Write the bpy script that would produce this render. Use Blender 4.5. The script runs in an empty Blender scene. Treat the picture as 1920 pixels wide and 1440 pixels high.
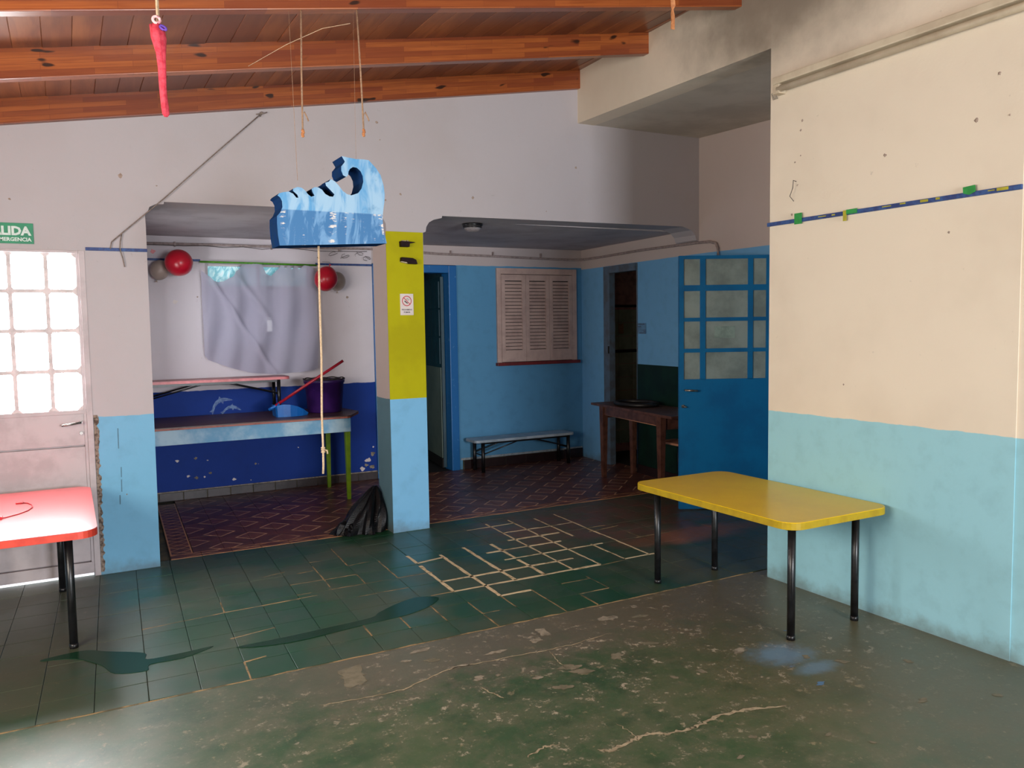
import bpy, bmesh, math, random
from mathutils import Vector, Matrix
random.seed(7)
PI = math.pi
S = bpy.context.scene
COL = S.collection

# ------------------------------------------------------------------ camera
cam_d = bpy.data.cameras.new('camera'); cam = bpy.data.objects.new('camera', cam_d); COL.objects.link(cam)
S.camera = cam
cam_d.sensor_width = 36.0; cam_d.sensor_fit = 'HORIZONTAL'
cam_d.lens = 1532.35 / 1920 * 36.0
cam_d.clip_start = 0.05; cam_d.clip_end = 100
yaw, pit, rol = 0.49875, 0.07262, -0.01547
fw = Vector((math.sin(yaw)*math.cos(pit), math.cos(yaw)*math.cos(pit), -math.sin(pit)))
rt = Vector((math.cos(yaw), -math.sin(yaw), 0)); up = rt.cross(fw)
rt2 = math.cos(rol)*rt + math.sin(rol)*up
up2 = -math.sin(rol)*rt + math.cos(rol)*up
M = Matrix((rt2, up2, -fw)).transposed().to_4x4(); M.translation = (0, 0, 1.55)
cam.matrix_world = M

# ------------------------------------------------------------------ world, lights, exposure
S.view_settings.view_transform = 'Standard'; S.view_settings.look = 'None'
S.view_settings.exposure = 0.0; S.view_settings.gamma = 1.0; S.view_settings.use_curve_mapping = False
W = bpy.data.worlds.new('world'); S.world = W; W.use_nodes = True
bg = W.node_tree.nodes['Background']; bg.inputs[0].default_value = (0.80, 0.88, 1.0, 1); bg.inputs[1].default_value = 1.0

def area(name, loc, target, sx, sy, power, col, spread=180):
    d = bpy.data.lights.new(name, 'AREA'); d.shape = 'RECTANGLE'; d.size = sx; d.size_y = sy
    d.energy = power; d.color = col; d.spread = math.radians(spread)
    o = bpy.data.objects.new(name, d); COL.objects.link(o); o.location = loc
    o.rotation_euler = (Vector(target)-Vector(loc)).to_track_quat('-Z', 'Y').to_euler()
    return o
# daylight through the windows the room has: left wall, and the wall behind the camera
area('left_window_daylight', (-1.93, 1.95, 1.75), (3.6, 2.5, 1.3), 2.0, 1.1, 132, (1.0, 0.90, 0.76))
area('rear_window_daylight', (2.05, -4.45, 1.65), (1.9, 6, 1.5), 1.7, 1.3, 440, (0.92, 0.95, 1.0))
area('annex_fill_light', (.472, 6.62, 1.55), (2.2, 6.35, 2.25), .7, .7, 3.6, (0.95, 0.96, 1.0), 150)  # unseen fill lamp added to brighten the annex ceiling, no window known here

# ------------------------------------------------------------------ materials
def lin(c):
    r = []
    for v in c[:3]:
        v /= 255.0
        r.append(v/12.92 if v <= 0.04045 else ((v+0.055)/1.055)**2.4)
    return (r[0], r[1], r[2], 1)
class NT:
    def __init__(s, name):
        s.m = bpy.data.materials.new(name); s.m.use_nodes = True
        s.t = s.m.node_tree; s.t.nodes.clear()
        s.out = s.t.nodes.new('ShaderNodeOutputMaterial')
        s.b = s.t.nodes.new('ShaderNodeBsdfPrincipled')
        s.t.links.new(s.b.outputs[0], s.out.inputs[0])
        s.geo = s.t.nodes.new('ShaderNodeNewGeometry').outputs['Position']
    def n(s, typ, **kw):
        nd = s.t.nodes.new(typ)
        for k, v in kw.items(): setattr(nd, k, v)
        return nd
    def L(s, a, b): s.t.links.new(a, b)
    def setin(s, sock, v):
        if isinstance(v, bpy.types.NodeSocket): s.L(v, sock)
        else: sock.default_value = v
    def math(s, op, a, b=0.0, c=None, clamp=False):
        nd = s.n('ShaderNodeMath', operation=op, use_clamp=clamp)
        s.setin(nd.inputs[0], a); s.setin(nd.inputs[1], b)
        if c is not None: s.setin(nd.inputs[2], c)
        return nd.outputs[0]
    def xyz(s, v=None):
        nd = s.n('ShaderNodeSeparateXYZ'); s.L(v or s.geo, nd.inputs[0]); return nd.outputs
    def vec(s, x, y, z):
        nd = s.n('ShaderNodeCombineXYZ'); s.setin(nd.inputs[0], x); s.setin(nd.inputs[1], y); s.setin(nd.inputs[2], z); return nd.outputs[0]
    def scale(s, v, sc):
        nd = s.n('ShaderNodeVectorMath', operation='MULTIPLY'); s.L(v, nd.inputs[0]); nd.inputs[1].default_value = sc; return nd.outputs[0]
    def noise(s, scale, detail=4, rough=0.6, v=None, dist=0.0, col=False):
        nd = s.n('ShaderNodeTexNoise'); s.L(v or s.geo, nd.inputs['Vector'])
        nd.inputs['Scale'].default_value = scale; nd.inputs['Detail'].default_value = detail
        nd.inputs['Roughness'].default_value = rough; nd.inputs['Distortion'].default_value = dist
        return nd.outputs['Color' if col else 'Fac']
    def ramp(s, f, a, b):       # smoothstep a..b -> 0..1
        nd = s.n('ShaderNodeMapRange', interpolation_type='SMOOTHSTEP'); s.setin(nd.inputs[0], f)
        nd.inputs[1].default_value = a; nd.inputs[2].default_value = b; return nd.outputs[0]
    def mix(s, f, a, b):
        nd = s.n('ShaderNodeMix', data_type='RGBA'); s.setin(nd.inputs[0], f); s.setin(nd.inputs[6], a); s.setin(nd.inputs[7], b); return nd.outputs[2]
    def blob(s, x, y, rx, ry, soft=0.35, nz=None, ax=(0, 1)):
        X = s.xyz()
        dx = s.math('DIVIDE', s.math('SUBTRACT', X[ax[0]], x), rx); dy = s.math('DIVIDE', s.math('SUBTRACT', X[ax[1]], y), ry)
        d = s.math('SQRT', s.math('ADD', s.math('MULTIPLY', dx, dx), s.math('MULTIPLY', dy, dy)))
        if nz is not None: d = s.math('ADD', d, s.math('MULTIPLY', s.math('SUBTRACT', nz, 0.5), 1.6))
        nd = s.n('ShaderNodeMapRange', interpolation_type='SMOOTHSTEP'); s.setin(nd.inputs[0], d)
        nd.inputs[1].default_value = 1.0+soft; nd.inputs[2].default_value = 1.0-soft; return nd.outputs[0]
    def fin(s, col, rough=0.5, spec=0.5, bump=None, bs=0.2, bd=0.002, metal=0.0, coat=0.0):
        s.setin(s.b.inputs['Base Color'], col); s.setin(s.b.inputs['Roughness'], rough)
        s.b.inputs['Specular IOR Level'].default_value = spec; s.b.inputs['Metallic'].default_value = metal
        s.b.inputs['Coat Weight'].default_value = coat
        if bump is not None:
            bn = s.n('ShaderNodeBump'); bn.inputs['Strength'].default_value = bs; bn.inputs['Distance'].default_value = bd
            s.L(bump, bn.inputs['Height']); s.L(bn.outputs[0], s.b.inputs['Normal'])
        return s.m
def simple(name, c, rough=0.5, c2=None, sc=12, spec=0.5, metal=0.0, bs=0.15, lo=.4, hi=.65, coat=0.0):
    t = NT(name); n1 = t.noise(sc, 5)
    c2 = c2 or tuple(v*0.86 for v in c)
    return t.fin(t.mix(t.ramp(n1, lo, hi), lin(c), lin(c2)), rough, spec, t.noise(sc*5, 3), bs, 0.002, metal, coat)
def emit(name, c, st):
    t = NT(name); t.b.inputs['Base Color'].default_value = lin(c)
    t.b.inputs['Emission Color'].default_value = lin(c); t.b.inputs['Emission Strength'].default_value = st
    t.b.inputs['Roughness'].default_value = 0.3
    return t.m
def wall_paint(name, upc, loc, split, wob=0.006, dirt=0.12, chips=None, base_dirt=0.25, smoke=False):
    t = NT(name); X = t.xyz()
    big = t.noise(1.3, 4); fine = t.noise(9, 5)
    u = t.mix(t.math('MULTIPLY', t.ramp(big, .4, .75), dirt), lin(upc), lin((150, 125, 100)))
    u = t.mix(t.math('MULTIPLY', t.ramp(t.noise(22, 5), .68, .78), .25), u, lin((120, 105, 95)))
    l = t.mix(t.math('MULTIPLY', t.ramp(fine, .45, .75), .18), lin(loc), lin(tuple(v*.72 for v in loc)))
    zz = t.math('ADD', X[2], t.math('MULTIPLY', t.math('SUBTRACT', t.noise(6, 3), .5), wob*4))
    c = t.mix(t.ramp(zz, split-.0015, split+.0015), l, u)
    if chips:
        mk = t.math('MULTIPLY', t.ramp(t.noise(chips[0], 4, .5), chips[1], chips[1]+.012), t.ramp(X[2], chips[2], chips[2]*.6))
        c = t.mix(mk, c, lin((200, 190, 180)))
    g = t.math('MULTIPLY', t.ramp(t.math('ADD', X[2], t.math('MULTIPLY', t.math('SUBTRACT', t.noise(7, 5), .5), .22)), .10, -.02), base_dirt*2.2)
    c = t.mix(g, c, lin((92, 84, 66)))
    if smoke:
        sm = t.math('MULTIPLY', t.blob(3.42, 3.45, .85, .36, .8, t.noise(2.6, 5), ax=(1, 2)), .80)
        c = t.mix(sm, c, lin((95, 82, 70)))
    return t.fin(c, .65, .25, t.math('ADD', t.noise(3.5, 4), t.math('MULTIPLY', t.noise(60, 3), .25)), .35, .006)

CREAM = (226, 214, 205)
MW_arch = wall_paint('arch_wall_paint', (186, 179, 182), (120, 180, 214), 1.010, chips=None)
MW_near = wall_paint('near_wall_paint', (230, 216, 196), (152, 202, 214), 1.016, smoke=True, dirt=.14)
MW_plain = wall_paint('plain_wall_paint', (214, 202, 198), (130, 185, 210), 1.0)
MW_far = wall_paint('far_left_paint', (216, 207, 212), (12, 54, 140), .990, chips=(13, .735, .62), base_dirt=.05)
MW_farR = wall_paint('far_right_paint', (96, 158, 200), (92, 152, 192), 0.5, dirt=.05, base_dirt=.1)
MW_farTop = wall_paint('far_top_paint', (198, 184, 182), (92, 152, 192), 2.185, wob=.004, dirt=.06, base_dirt=.1)
MW_x2 = wall_paint('corridor_paint', (206, 190, 184), (116, 176, 222), 2.165, wob=.002, dirt=.08)
M_darkgreen = simple('dark_green_paint', (14, 44, 32), .5, (9, 33, 25), 4, spec=.3)
M_ceil2 = simple('annex_ceiling_paint', (196, 188, 190), .8, (180, 170, 172), 3)
M_soffit = simple('soffit_paint', (208, 198, 184), .8, (190, 180, 166), 2)
M_lime = simple('lime_paint', (182, 176, 4), .6, (172, 164, 4), 3, bs=.3, spec=.15)
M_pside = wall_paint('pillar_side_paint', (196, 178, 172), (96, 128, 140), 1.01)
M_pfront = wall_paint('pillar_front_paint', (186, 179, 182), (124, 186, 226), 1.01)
M_navy = simple('navy_strip_paint', (26, 48, 110), .5, (40, 80, 140), 30)
M_metalgrey = simple('grey_pink_metal_paint', (192, 180, 182), .45, (176, 164, 166), 6)
M_steel = simple('brushed_steel', (170, 165, 160), .3, (130, 125, 120), 40, metal=.9)
M_black = simple('black_enamel', (16, 16, 18), .32, (28, 28, 30), 25)
M_yel = simple('yellow_laminate', (238, 196, 6), .28, (226, 184, 6), 2.5, spec=.22, bs=.03, lo=.4, hi=.8)
M_yel_e = simple('yellow_edge', (182, 152, 0), .5, (168, 138, 0), 14, bs=.05)
M_red = simple('red_laminate', (206, 84, 86), .30, (186, 76, 74), 5, spec=1.0, bs=.03, lo=.45, hi=.85)
M_red_e = simple('red_edge', (222, 74, 56), .4, (205, 64, 48), 14, bs=.05)
M_pink = simple('pink_laminate', (176, 84, 84), .35, (150, 70, 66), 10)
M_pink_e = simple('pink_edge', (226, 130, 134), .4, (206, 110, 110), 10)
M_brown = simple('brown_laminate', (92, 56, 42), .4, (66, 44, 38), 5)
M_apron = simple('worn_blue_apron', (96, 160, 200), .45, (176, 206, 222), 2.2, lo=.45, hi=.65)
M_limeleg = simple('lime_leg_paint', (122, 158, 10), .4, (104, 140, 10), 10)
M_dust = simple('blue_plastic', (24, 112, 196), .3, (20, 98, 180), 5)
M_stick = simple('red_plastic', (176, 24, 44), .35, (150, 20, 38), 9)
M_bucket = simple('purple_plastic', (62, 26, 98), .4, (44, 18, 76), 4)
M_soot = simple('dark_rubbish', (38, 30, 28), .8, (80, 64, 52), 30, lo=.55, hi=.7, bs=1.0)
M_balr = simple('red_rubber', (196, 22, 44), .28, (180, 18, 40), 5, bs=.02)
M_balw = simple('pale_rubber', (178, 160, 148), .35, (166, 148, 136), 5, bs=.02)
M_bag = simple('black_plastic_film', (8, 8, 11), .30, (5, 5, 7), 30, spec=.25, bs=1.0)
M_wood = simple('dark_table_wood', (104, 66, 52), .45, (74, 44, 34), 14)
M_palewood = simple('pale_seat_wood', (196, 140, 110), .5, (180, 124, 94), 8)
M_rubber = simple('black_ring_rubber', (20, 17, 16), .45, (30, 26, 24), 20)
M_white = simple('white_enamel', (214, 214, 212), .35, (200, 200, 198), 8)
M_benchtop = simple('pale_grey_laminate', (176, 190, 200), .4, (150, 165, 176), 7)
M_shutter = simple('shutter_paint', (206, 176, 164), .5, (190, 160, 150), 8)
M_sill = simple('dark_red_sill_paint', (120, 36, 36), .45, (96, 30, 30), 12)
M_doorblue = simple('door_blue_paint', (12, 122, 184), .42, (12, 108, 168), 3)
M_frameblue = simple('frame_blue_paint', (28, 104, 170), .4, (80, 140, 190), 22, lo=.62, hi=.7)
M_teal = simple('dark_teal_paint', (16, 62, 76), .5, (12, 52, 66), 6)
M_leafgrey = simple('grey_green_panel_paint', (110, 128, 120), .5, (98, 116, 108), 4)
M_frame2 = simple('slate_frame_paint', (90, 110, 130), .6, (84, 92, 104), 10)
M_pipe = simple('conduit_paint', (168, 150, 146), .5, (140, 124, 120), 30)
M_wire = simple('dark_wire', (84, 72, 68), .6, (60, 52, 50), 40)
M_cord = simple('thin_tan_cord', (176, 140, 112), .85, (150, 116, 90), 120, bs=.8)
M_wallcord = simple('grey_wall_cord', (140, 126, 118), .8, (110, 98, 90), 80)
M_rope = simple('pale_cotton_rope', (214, 188, 156), .85, (190, 160, 128), 120, bs=.8)
M_tan = simple('tan_tape', (196, 130, 80), .7, (170, 104, 60), 40)
M_sock = simple('coral_fabric', (222, 74, 92), .8, (205, 48, 70), 60, bs=.8)
M_purple = simple('lilac_fabric', (120, 80, 190), .8, (90, 60, 160), 60)
M_pinkw = simple('pale_pink_fabric', (240, 200, 200), .8, (220, 150, 160), 60)
M_signgreen = simple('sign_green', (24, 140, 96), .4, (20, 130, 90), 8)
M_signtext = simple('sign_white', (214, 226, 220), .4, (200, 214, 208), 50)
M_paper = simple('paper', (226, 214, 210), .7, (216, 204, 200), 10)
M_signred = simple('sign_red', (200, 40, 64), .5)
M_signblk = simple('sign_black', (50, 44, 50), .5)
M_bracket = simple('dark_brown_bracket', (40, 22, 24), .7, (30, 16, 18), 20, spec=.2)
M_crumb = simple('crumbled_plaster', (206, 190, 160), .9, (150, 134, 110), 80, bs=1.0)
M_cableRed = simple('red_cable', (214, 40, 48), .4)
M_green = simple('green_tape', (24, 130, 50), .5, (30, 150, 60), 20)
M_greenrod = simple('green_rod_tape', (84, 158, 24), .5, (60, 130, 24), 40)
M_yelbit = simple('yellow_green_tape', (180, 170, 30), .5)
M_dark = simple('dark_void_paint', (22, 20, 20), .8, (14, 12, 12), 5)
M_mark = simple('nail_mark', (176, 156, 142), .9, (140, 120, 108), 200)
M_dolph = simple('pale_blue_decal', (96, 128, 176), .5, (60, 92, 150), 30, lo=.45, hi=.55)
M_tube = simple('cream_batten_paint', (206, 192, 168), .5, (190, 174, 150), 6)
M_skirt = simple('dark_skirting_tile', (62, 52, 54), .4, (46, 38, 40), 10)
M_skirtR = simple('brown_black_skirting', (44, 26, 26), .4, (34, 20, 20), 10)
M_tilegreen = simple('glazed_green_tile', (176, 190, 160), .3, (156, 170, 140), 6)
M_grout = simple('dull_floor_grout', (66, 70, 54), .7, (104, 94, 70), 9)
M_creamgrout = simple('cream_grout', (222, 196, 156), .7, (160, 138, 100), 14, lo=.5, hi=.68)
M_dimgrout = simple('worn_tan_grout', (158, 128, 88), .7, (88, 80, 56), 9, lo=.42, hi=.6)
M_crack = simple('pale_crack_dust', (168, 154, 126), .9, (136, 122, 98), 25)
M_pale = simple('pale_scraped_floor', (150, 140, 122), .8, (112, 104, 88), 18)
M_bluespill = simple('blue_paint_spill', (88, 122, 156), .6, (98, 98, 84), 10, lo=.45, hi=.6)
M_pane = emit('overexposed_frosted_glass', (250, 253, 255), 30)
M_cyan = emit('cyan_lit_glass', (140, 204, 214), .50)
M_gap = emit('daylight_gap', (240, 240, 245), 1.0)

def mk_paneglass():
    t = NT('grey_patterned_glass')
    c = t.mix(t.ramp(t.noise(5, 4), .35, .7), lin((166, 182, 178)), lin((136, 150, 146)))
    return t.fin(c, .28, .5, t.noise(60, 3), .4, .002)
M_glass = mk_paneglass()
def mk_planks():
    t = NT('varnished_pine_planks')
    oi = t.n('ShaderNodeObjectInfo').outputs['Random']
    v = t.scale(t.geo, (14, 1.6, 14)); X = t.xyz(v)
    v2 = t.vec(t.math('ADD', X[0], t.math('MULTIPLY', oi, 60)), X[1], X[2])
    g = t.noise(1.0, 6, .65, v2, .6)
    c = t.mix(t.ramp(g, .3, .7), lin((160, 96, 56)), lin((120, 64, 40)))
    c = t.mix(t.math('MULTIPLY', t.ramp(oi, 0, 1), .75), c, lin((92, 48, 34)))
    return t.fin(c, .32, .5, g, .1, .002)
M_plank = mk_planks()
def mk_beam():
    # finger-jointed laminated staves: rows along the height, blocks along the length
    t = NT('laminated_pine_beam'); X = t.xyz(); oi = t.n('ShaderNodeObjectInfo').outputs['Random']
    zz = t.math('SUBTRACT', X[2], t.math('MULTIPLY', X[0], .1715))
    br = t.n('ShaderNodeTexBrick'); br.offset = .43; br.squash = 1
    t.L(t.vec(t.math('ADD', X[0], t.math('MULTIPLY', oi, 9)), t.math('ADD', zz, t.math('MULTIPLY', X[1], .0)), 0), br.inputs['Vector'])
    br.inputs['Color1'].default_value = lin((168, 92, 44)); br.inputs['Color2'].default_value = lin((126, 60, 34))
    br.inputs['Mortar'].default_value = lin((116, 56, 32)); br.inputs['Scale'].default_value = 1
    br.inputs['Mortar Size'].default_value = .0008; br.inputs['Brick Width'].default_value = .42; br.inputs['Row Height'].default_value = .030
    g = t.noise(1, 6, .6, t.vec(t.math('MULTIPLY', X[0], 3), t.math('MULTIPLY', zz, 60), t.math('MULTIPLY', X[1], 20)), .5)
    c = t.mix(t.math('MULTIPLY', t.ramp(g, .35, .7), .5), br.outputs[0], lin((112, 48, 24)))
    k = t.ramp(t.noise(1, 2, .4, t.vec(t.math('MULTIPLY', X[0], 4.5), t.math('MULTIPLY', zz, 14), oi)), .68, .72)
    c = t.mix(k, c, lin((52, 28, 18)))
    return t.fin(c, .30, .5, g, .08, .002)
M_beam = mk_beam()

def mk_floor_tile():
    t = NT('green_painted_floor_tile'); oi = t.n('ShaderNodeObjectInfo').outputs['Random']
    n1 = t.noise(5, 6, .65); n2 = t.noise(1.7, 4, .6); n3 = t.noise(26, 5, .7)
    c = t.mix(t.ramp(n1, .4, .62), lin((20, 70, 44)), lin((46, 74, 54)))
    c = t.mix(t.math('MULTIPLY', t.ramp(oi, .3, 1.0), .6), c, lin((12, 72, 36)))
    c = t.mix(t.math('MULTIPLY', t.ramp(n2, .42, .60), .7), c, lin((70, 78, 58)))
    br = t.math('MULTIPLY', t.blob(3.75, 5.25, 1.05, .62, .35, t.noise(3, 5)), .85)
    c = t.mix(br, c, t.mix(t.ramp(n1, .4, .6), lin((110, 70, 56)), lin((88, 78, 58))))
    br2 = t.math('MULTIPLY', t.blob(4.0, 4.55, .55, .16, .4, t.noise(4, 5)), .85)
    c = t.mix(br2, c, lin((146, 88, 60)))
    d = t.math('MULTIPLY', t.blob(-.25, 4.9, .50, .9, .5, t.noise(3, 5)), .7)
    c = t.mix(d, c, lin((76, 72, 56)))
    d2 = t.math('MULTIPLY', t.blob(4.2, 3.9, 1.0, .55, .5, t.noise(3, 5)), .7)
    c = t.mix(d2, c, lin((78, 72, 52)))
    e = t.math('MULTIPLY', t.ramp(n3, .64, .72), .6)
    c = t.mix(e, c, lin((140, 128, 100)))
    r = t.math('ADD', .33, t.math('MULTIPLY', t.ramp(n2, .35, .7), .17))
    return t.fin(c, r, .95, t.noise(8, 4), .10, .004)
M_ftile = mk_floor_tile()
def mk_concrete():
    t = NT('worn_green_painted_concrete'); X = t.xyz()
    n1 = t.noise(2.2, 7, .65); n2 = t.noise(7, 7, .7); n3 = t.noise(24, 6, .75); n4 = t.noise(60, 5, .7)
    c = t.mix(t.ramp(n1, .36, .64), lin((50, 80, 48)), lin((78, 90, 62)))
    c = t.mix(t.math('MULTIPLY', t.ramp(n2, .40, .60), .6), c, lin((94, 96, 74)))
    c = t.mix(t.math('MULTIPLY', t.ramp(t.noise(3.3, 6, .7), .50, .62), .55), c, lin((34, 64, 38)))
    # bare grey-brown band along the tile edge
    bd = t.math('MULTIPLY', t.ramp(t.math('ADD', X[1], t.math('MULTIPLY', t.math('SUBTRACT', n2, .5), .9)), 2.95, 3.35), t.ramp(X[0], .2, 1.3))
    c = t.mix(t.math('MULTIPLY', bd, .70), c, lin((104, 94, 82)))
    bw = t.ramp(t.math('ADD', X[0], t.math('MULTIPLY', t.math('SUBTRACT', n2, .5), .7)), 1.9, 3.2)
    c = t.mix(t.math('MULTIPLY', bw, .75), c, lin((102, 88, 62)))
    # scraped pale patches with ragged outlines
    area_ = t.blob(2.1, 3.0, 1.5, .8, .8, n1)
    pt = t.math('MULTIPLY', t.ramp(n3, .53, .60), t.ramp(n2, .52, .57))
    c = t.mix(t.math('MULTIPLY', t.math('MULTIPLY', pt, area_), .8), c, lin((186, 172, 150)))
    pt2 = t.math('MULTIPLY', t.ramp(t.noise(13, 6, .75), .60, .66), .45)
    c = t.mix(pt2, c, lin((168, 148, 116)))
    c = t.mix(t.math('MULTIPLY', t.ramp(n4, .58, .70), .35), c, lin((150, 140, 112)))
    c = t.mix(t.math('MULTIPLY', t.ramp(n4, .42, .32), .35), c, lin((52, 58, 40)))
    bl = t.math('MULTIPLY', t.math('MAXIMUM', t.blob(2.86, 2.66, .13, .10, .7, t.noise(14, 5)), t.math('MULTIPLY', t.blob(2.88, 2.48, .10, .05, .7, t.noise(14, 5)), .8)), .75)
    c = t.mix(bl, c, lin((112, 142, 168)))
    r = t.math('ADD', .28, t.math('MULTIPLY', n2, .24))
    return t.fin(c, r, .85, t.math('ADD', n2, t.math('MULTIPLY', n3, .4)), .25, .004)
M_conc = mk_concrete()
def diamond_lines(t, u, v, half, w):
    # distance to a diamond outline centred in cells of size 1 (u, v already scaled to metres within +-cell/2)
    d = t.math('ADD', t.math('ABSOLUTE', u), t.math('ABSOLUTE', v))
    return t.math('LESS_THAN', t.math('ABSOLUTE', t.math('SUBTRACT', d, half)), w), t.math('LESS_THAN', d, half)
def mk_red():
    t = NT('patterned_red_cement_tile'); X = t.xyz(); P = .414
    xs = t.math('SUBTRACT', X[0], t.math('MULTIPLY', t.math('SUBTRACT', X[1], 3.65), .045))
    def cell(a, off): # signed distance to lattice
        return t.math('SUBTRACT', t.math('MULTIPLY', t.math('FRACT', t.math('ADD', t.math('DIVIDE', t.math('SUBTRACT', a, off), P), .5)), P), P/2)
    x0 = 1.374-.045*(6.466-3.65); y0 = 6.462
    l1, i1 = diamond_lines(t, cell(xs, x0), cell(X[1], y0), .112, .0085)
    l2, i2 = diamond_lines(t, cell(xs, x0+P/2), cell(X[1], y0+P/2), .112, .0085)
    lines = t.math('MAXIMUM', l1, l2)
    n1 = t.noise(6, 5, .6)
    base = t.mix(t.ramp(n1, .35, .65), lin((112, 64, 52)), lin((88, 50, 44)))
    base = t.mix(t.math('MULTIPLY', t.math('MAXIMUM', i1, i2), .35), base, lin((134, 78, 58)))
    lf = t.math('MULTIPLY', lines, t.ramp(t.noise(2.5, 5), .30, .52))
    c = t.mix(lf, base, lin((206, 160, 124)))
    return t.fin(c, .38, .5, t.noise(9, 4), .15, .003)
M_redtile = mk_red()
def mk_border(name, along, a0, w):
    # criss-cross border print: two edge lines and a lattice between them
    t = NT(name); X = t.xyz(); ac = 1-along
    s = X[along]; q = t.math('DIVIDE', t.math('SUBTRACT', X[ac], a0), w)      # 0..1 across
    if along == 1:
        q = t.math('DIVIDE', t.math('SUBTRACT', t.math('SUBTRACT', X[0], t.math('MULTIPLY', t.math('SUBTRACT', X[1], 3.65), .045)), a0), w)
    per = .62 if along == 0 else .21
    f = t.math('FRACT', t.math('DIVIDE', s, per)); tri = t.math('ABSOLUTE', t.math('SUBTRACT', t.math('MULTIPLY', f, 2), 1))
    f2 = t.math('FRACT', t.math('ADD', t.math('DIVIDE', s, per), .5)); tri2 = t.math('ABSOLUTE', t.math('SUBTRACT', t.math('MULTIPLY', f2, 2), 1))
    lw = .05
    a = t.math('LESS_THAN', t.math('ABSOLUTE', t.math('SUBTRACT', q, tri)), lw)
    b = t.math('LESS_THAN', t.math('ABSOLUTE', t.math('SUBTRACT', q, tri2)), lw)
    e1 = t.math('LESS_THAN', t.math('ABSOLUTE', t.math('SUBTRACT', q, .97)), .04)
    e0 = t.math('LESS_THAN', t.math('ABSOLUTE', t.math('SUBTRACT', q, .04)), .04)
    m = t.math('MAXIMUM', t.math('MAXIMUM', a, b), t.math('MAXIMUM', e0, e1))
    base = t.mix(t.ramp(t.noise(6, 5), .35, .65), lin((116, 68, 50)), lin((96, 54, 44)))
    c = t.mix(t.math('MULTIPLY', m, t.ramp(t.noise(3, 4), .25, .45)), base, lin((210, 152, 104)))
    return t.fin(c, .38, .5)
M_bfront = mk_border('front_border_tile', 0, 5.872, .112)
M_bleft = mk_border('left_border_tile', 1, .455, .15)
def mk_wave():
    t = NT('hand_painted_wave_blue'); X = t.xyz()
    st = t.noise(1, 5, .6, t.vec(t.math('MULTIPLY', X[0], 16), 0, t.math('MULTIPLY', X[2], 3.2)), 1.2)
    up_ = t.mix(t.ramp(st, .36, .60), lin((84, 150, 200)), lin((150, 186, 214)))
    up_ = t.mix(t.math('MULTIPLY', t.ramp(t.noise(9, 4), .55, .7), .7), up_, lin((66, 126, 172)))
    lo_ = t.mix(t.ramp(st, .48, .60), lin((56, 112, 164)), lin((104, 150, 194)))
    dry = t.math('MULTIPLY', t.ramp(t.noise(1, 5, .7, t.vec(t.math('MULTIPLY', X[0], 13), 0, t.math('MULTIPLY', X[2], 60)), .2), .54, .58), t.ramp(t.noise(1, 3, .5, t.vec(t.math('MULTIPLY', X[0], 14), 0, t.math('MULTIPLY', X[2], 1.5))), .51, .59))
    lo_ = t.mix(dry, lo_, lin((222, 214, 208)))
    c = t.mix(t.ramp(X[2], 2.072, 2.078), lo_, up_)
    return t.fin(c, .55, .3)
M_wave = mk_wave()
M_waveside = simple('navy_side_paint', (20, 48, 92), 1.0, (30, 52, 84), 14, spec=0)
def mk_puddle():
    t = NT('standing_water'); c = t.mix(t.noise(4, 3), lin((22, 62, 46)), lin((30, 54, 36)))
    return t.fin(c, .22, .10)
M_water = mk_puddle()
def mk_curtain():
    t = NT('grey_voile_curtain')
    t.fin(lin((176, 172, 190)), .7, .2)
    tr = t.n('ShaderNodeBsdfTransparent'); mx = t.n('ShaderNodeMixShader'); mx.inputs[0].default_value = .80
    t.L(tr.outputs[0], mx.inputs[1]); t.L(t.b.outputs[0], mx.inputs[2]); t.L(mx.outputs[0], t.out.inputs[0])
    return t.m
M_curtain = mk_curtain()

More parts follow.
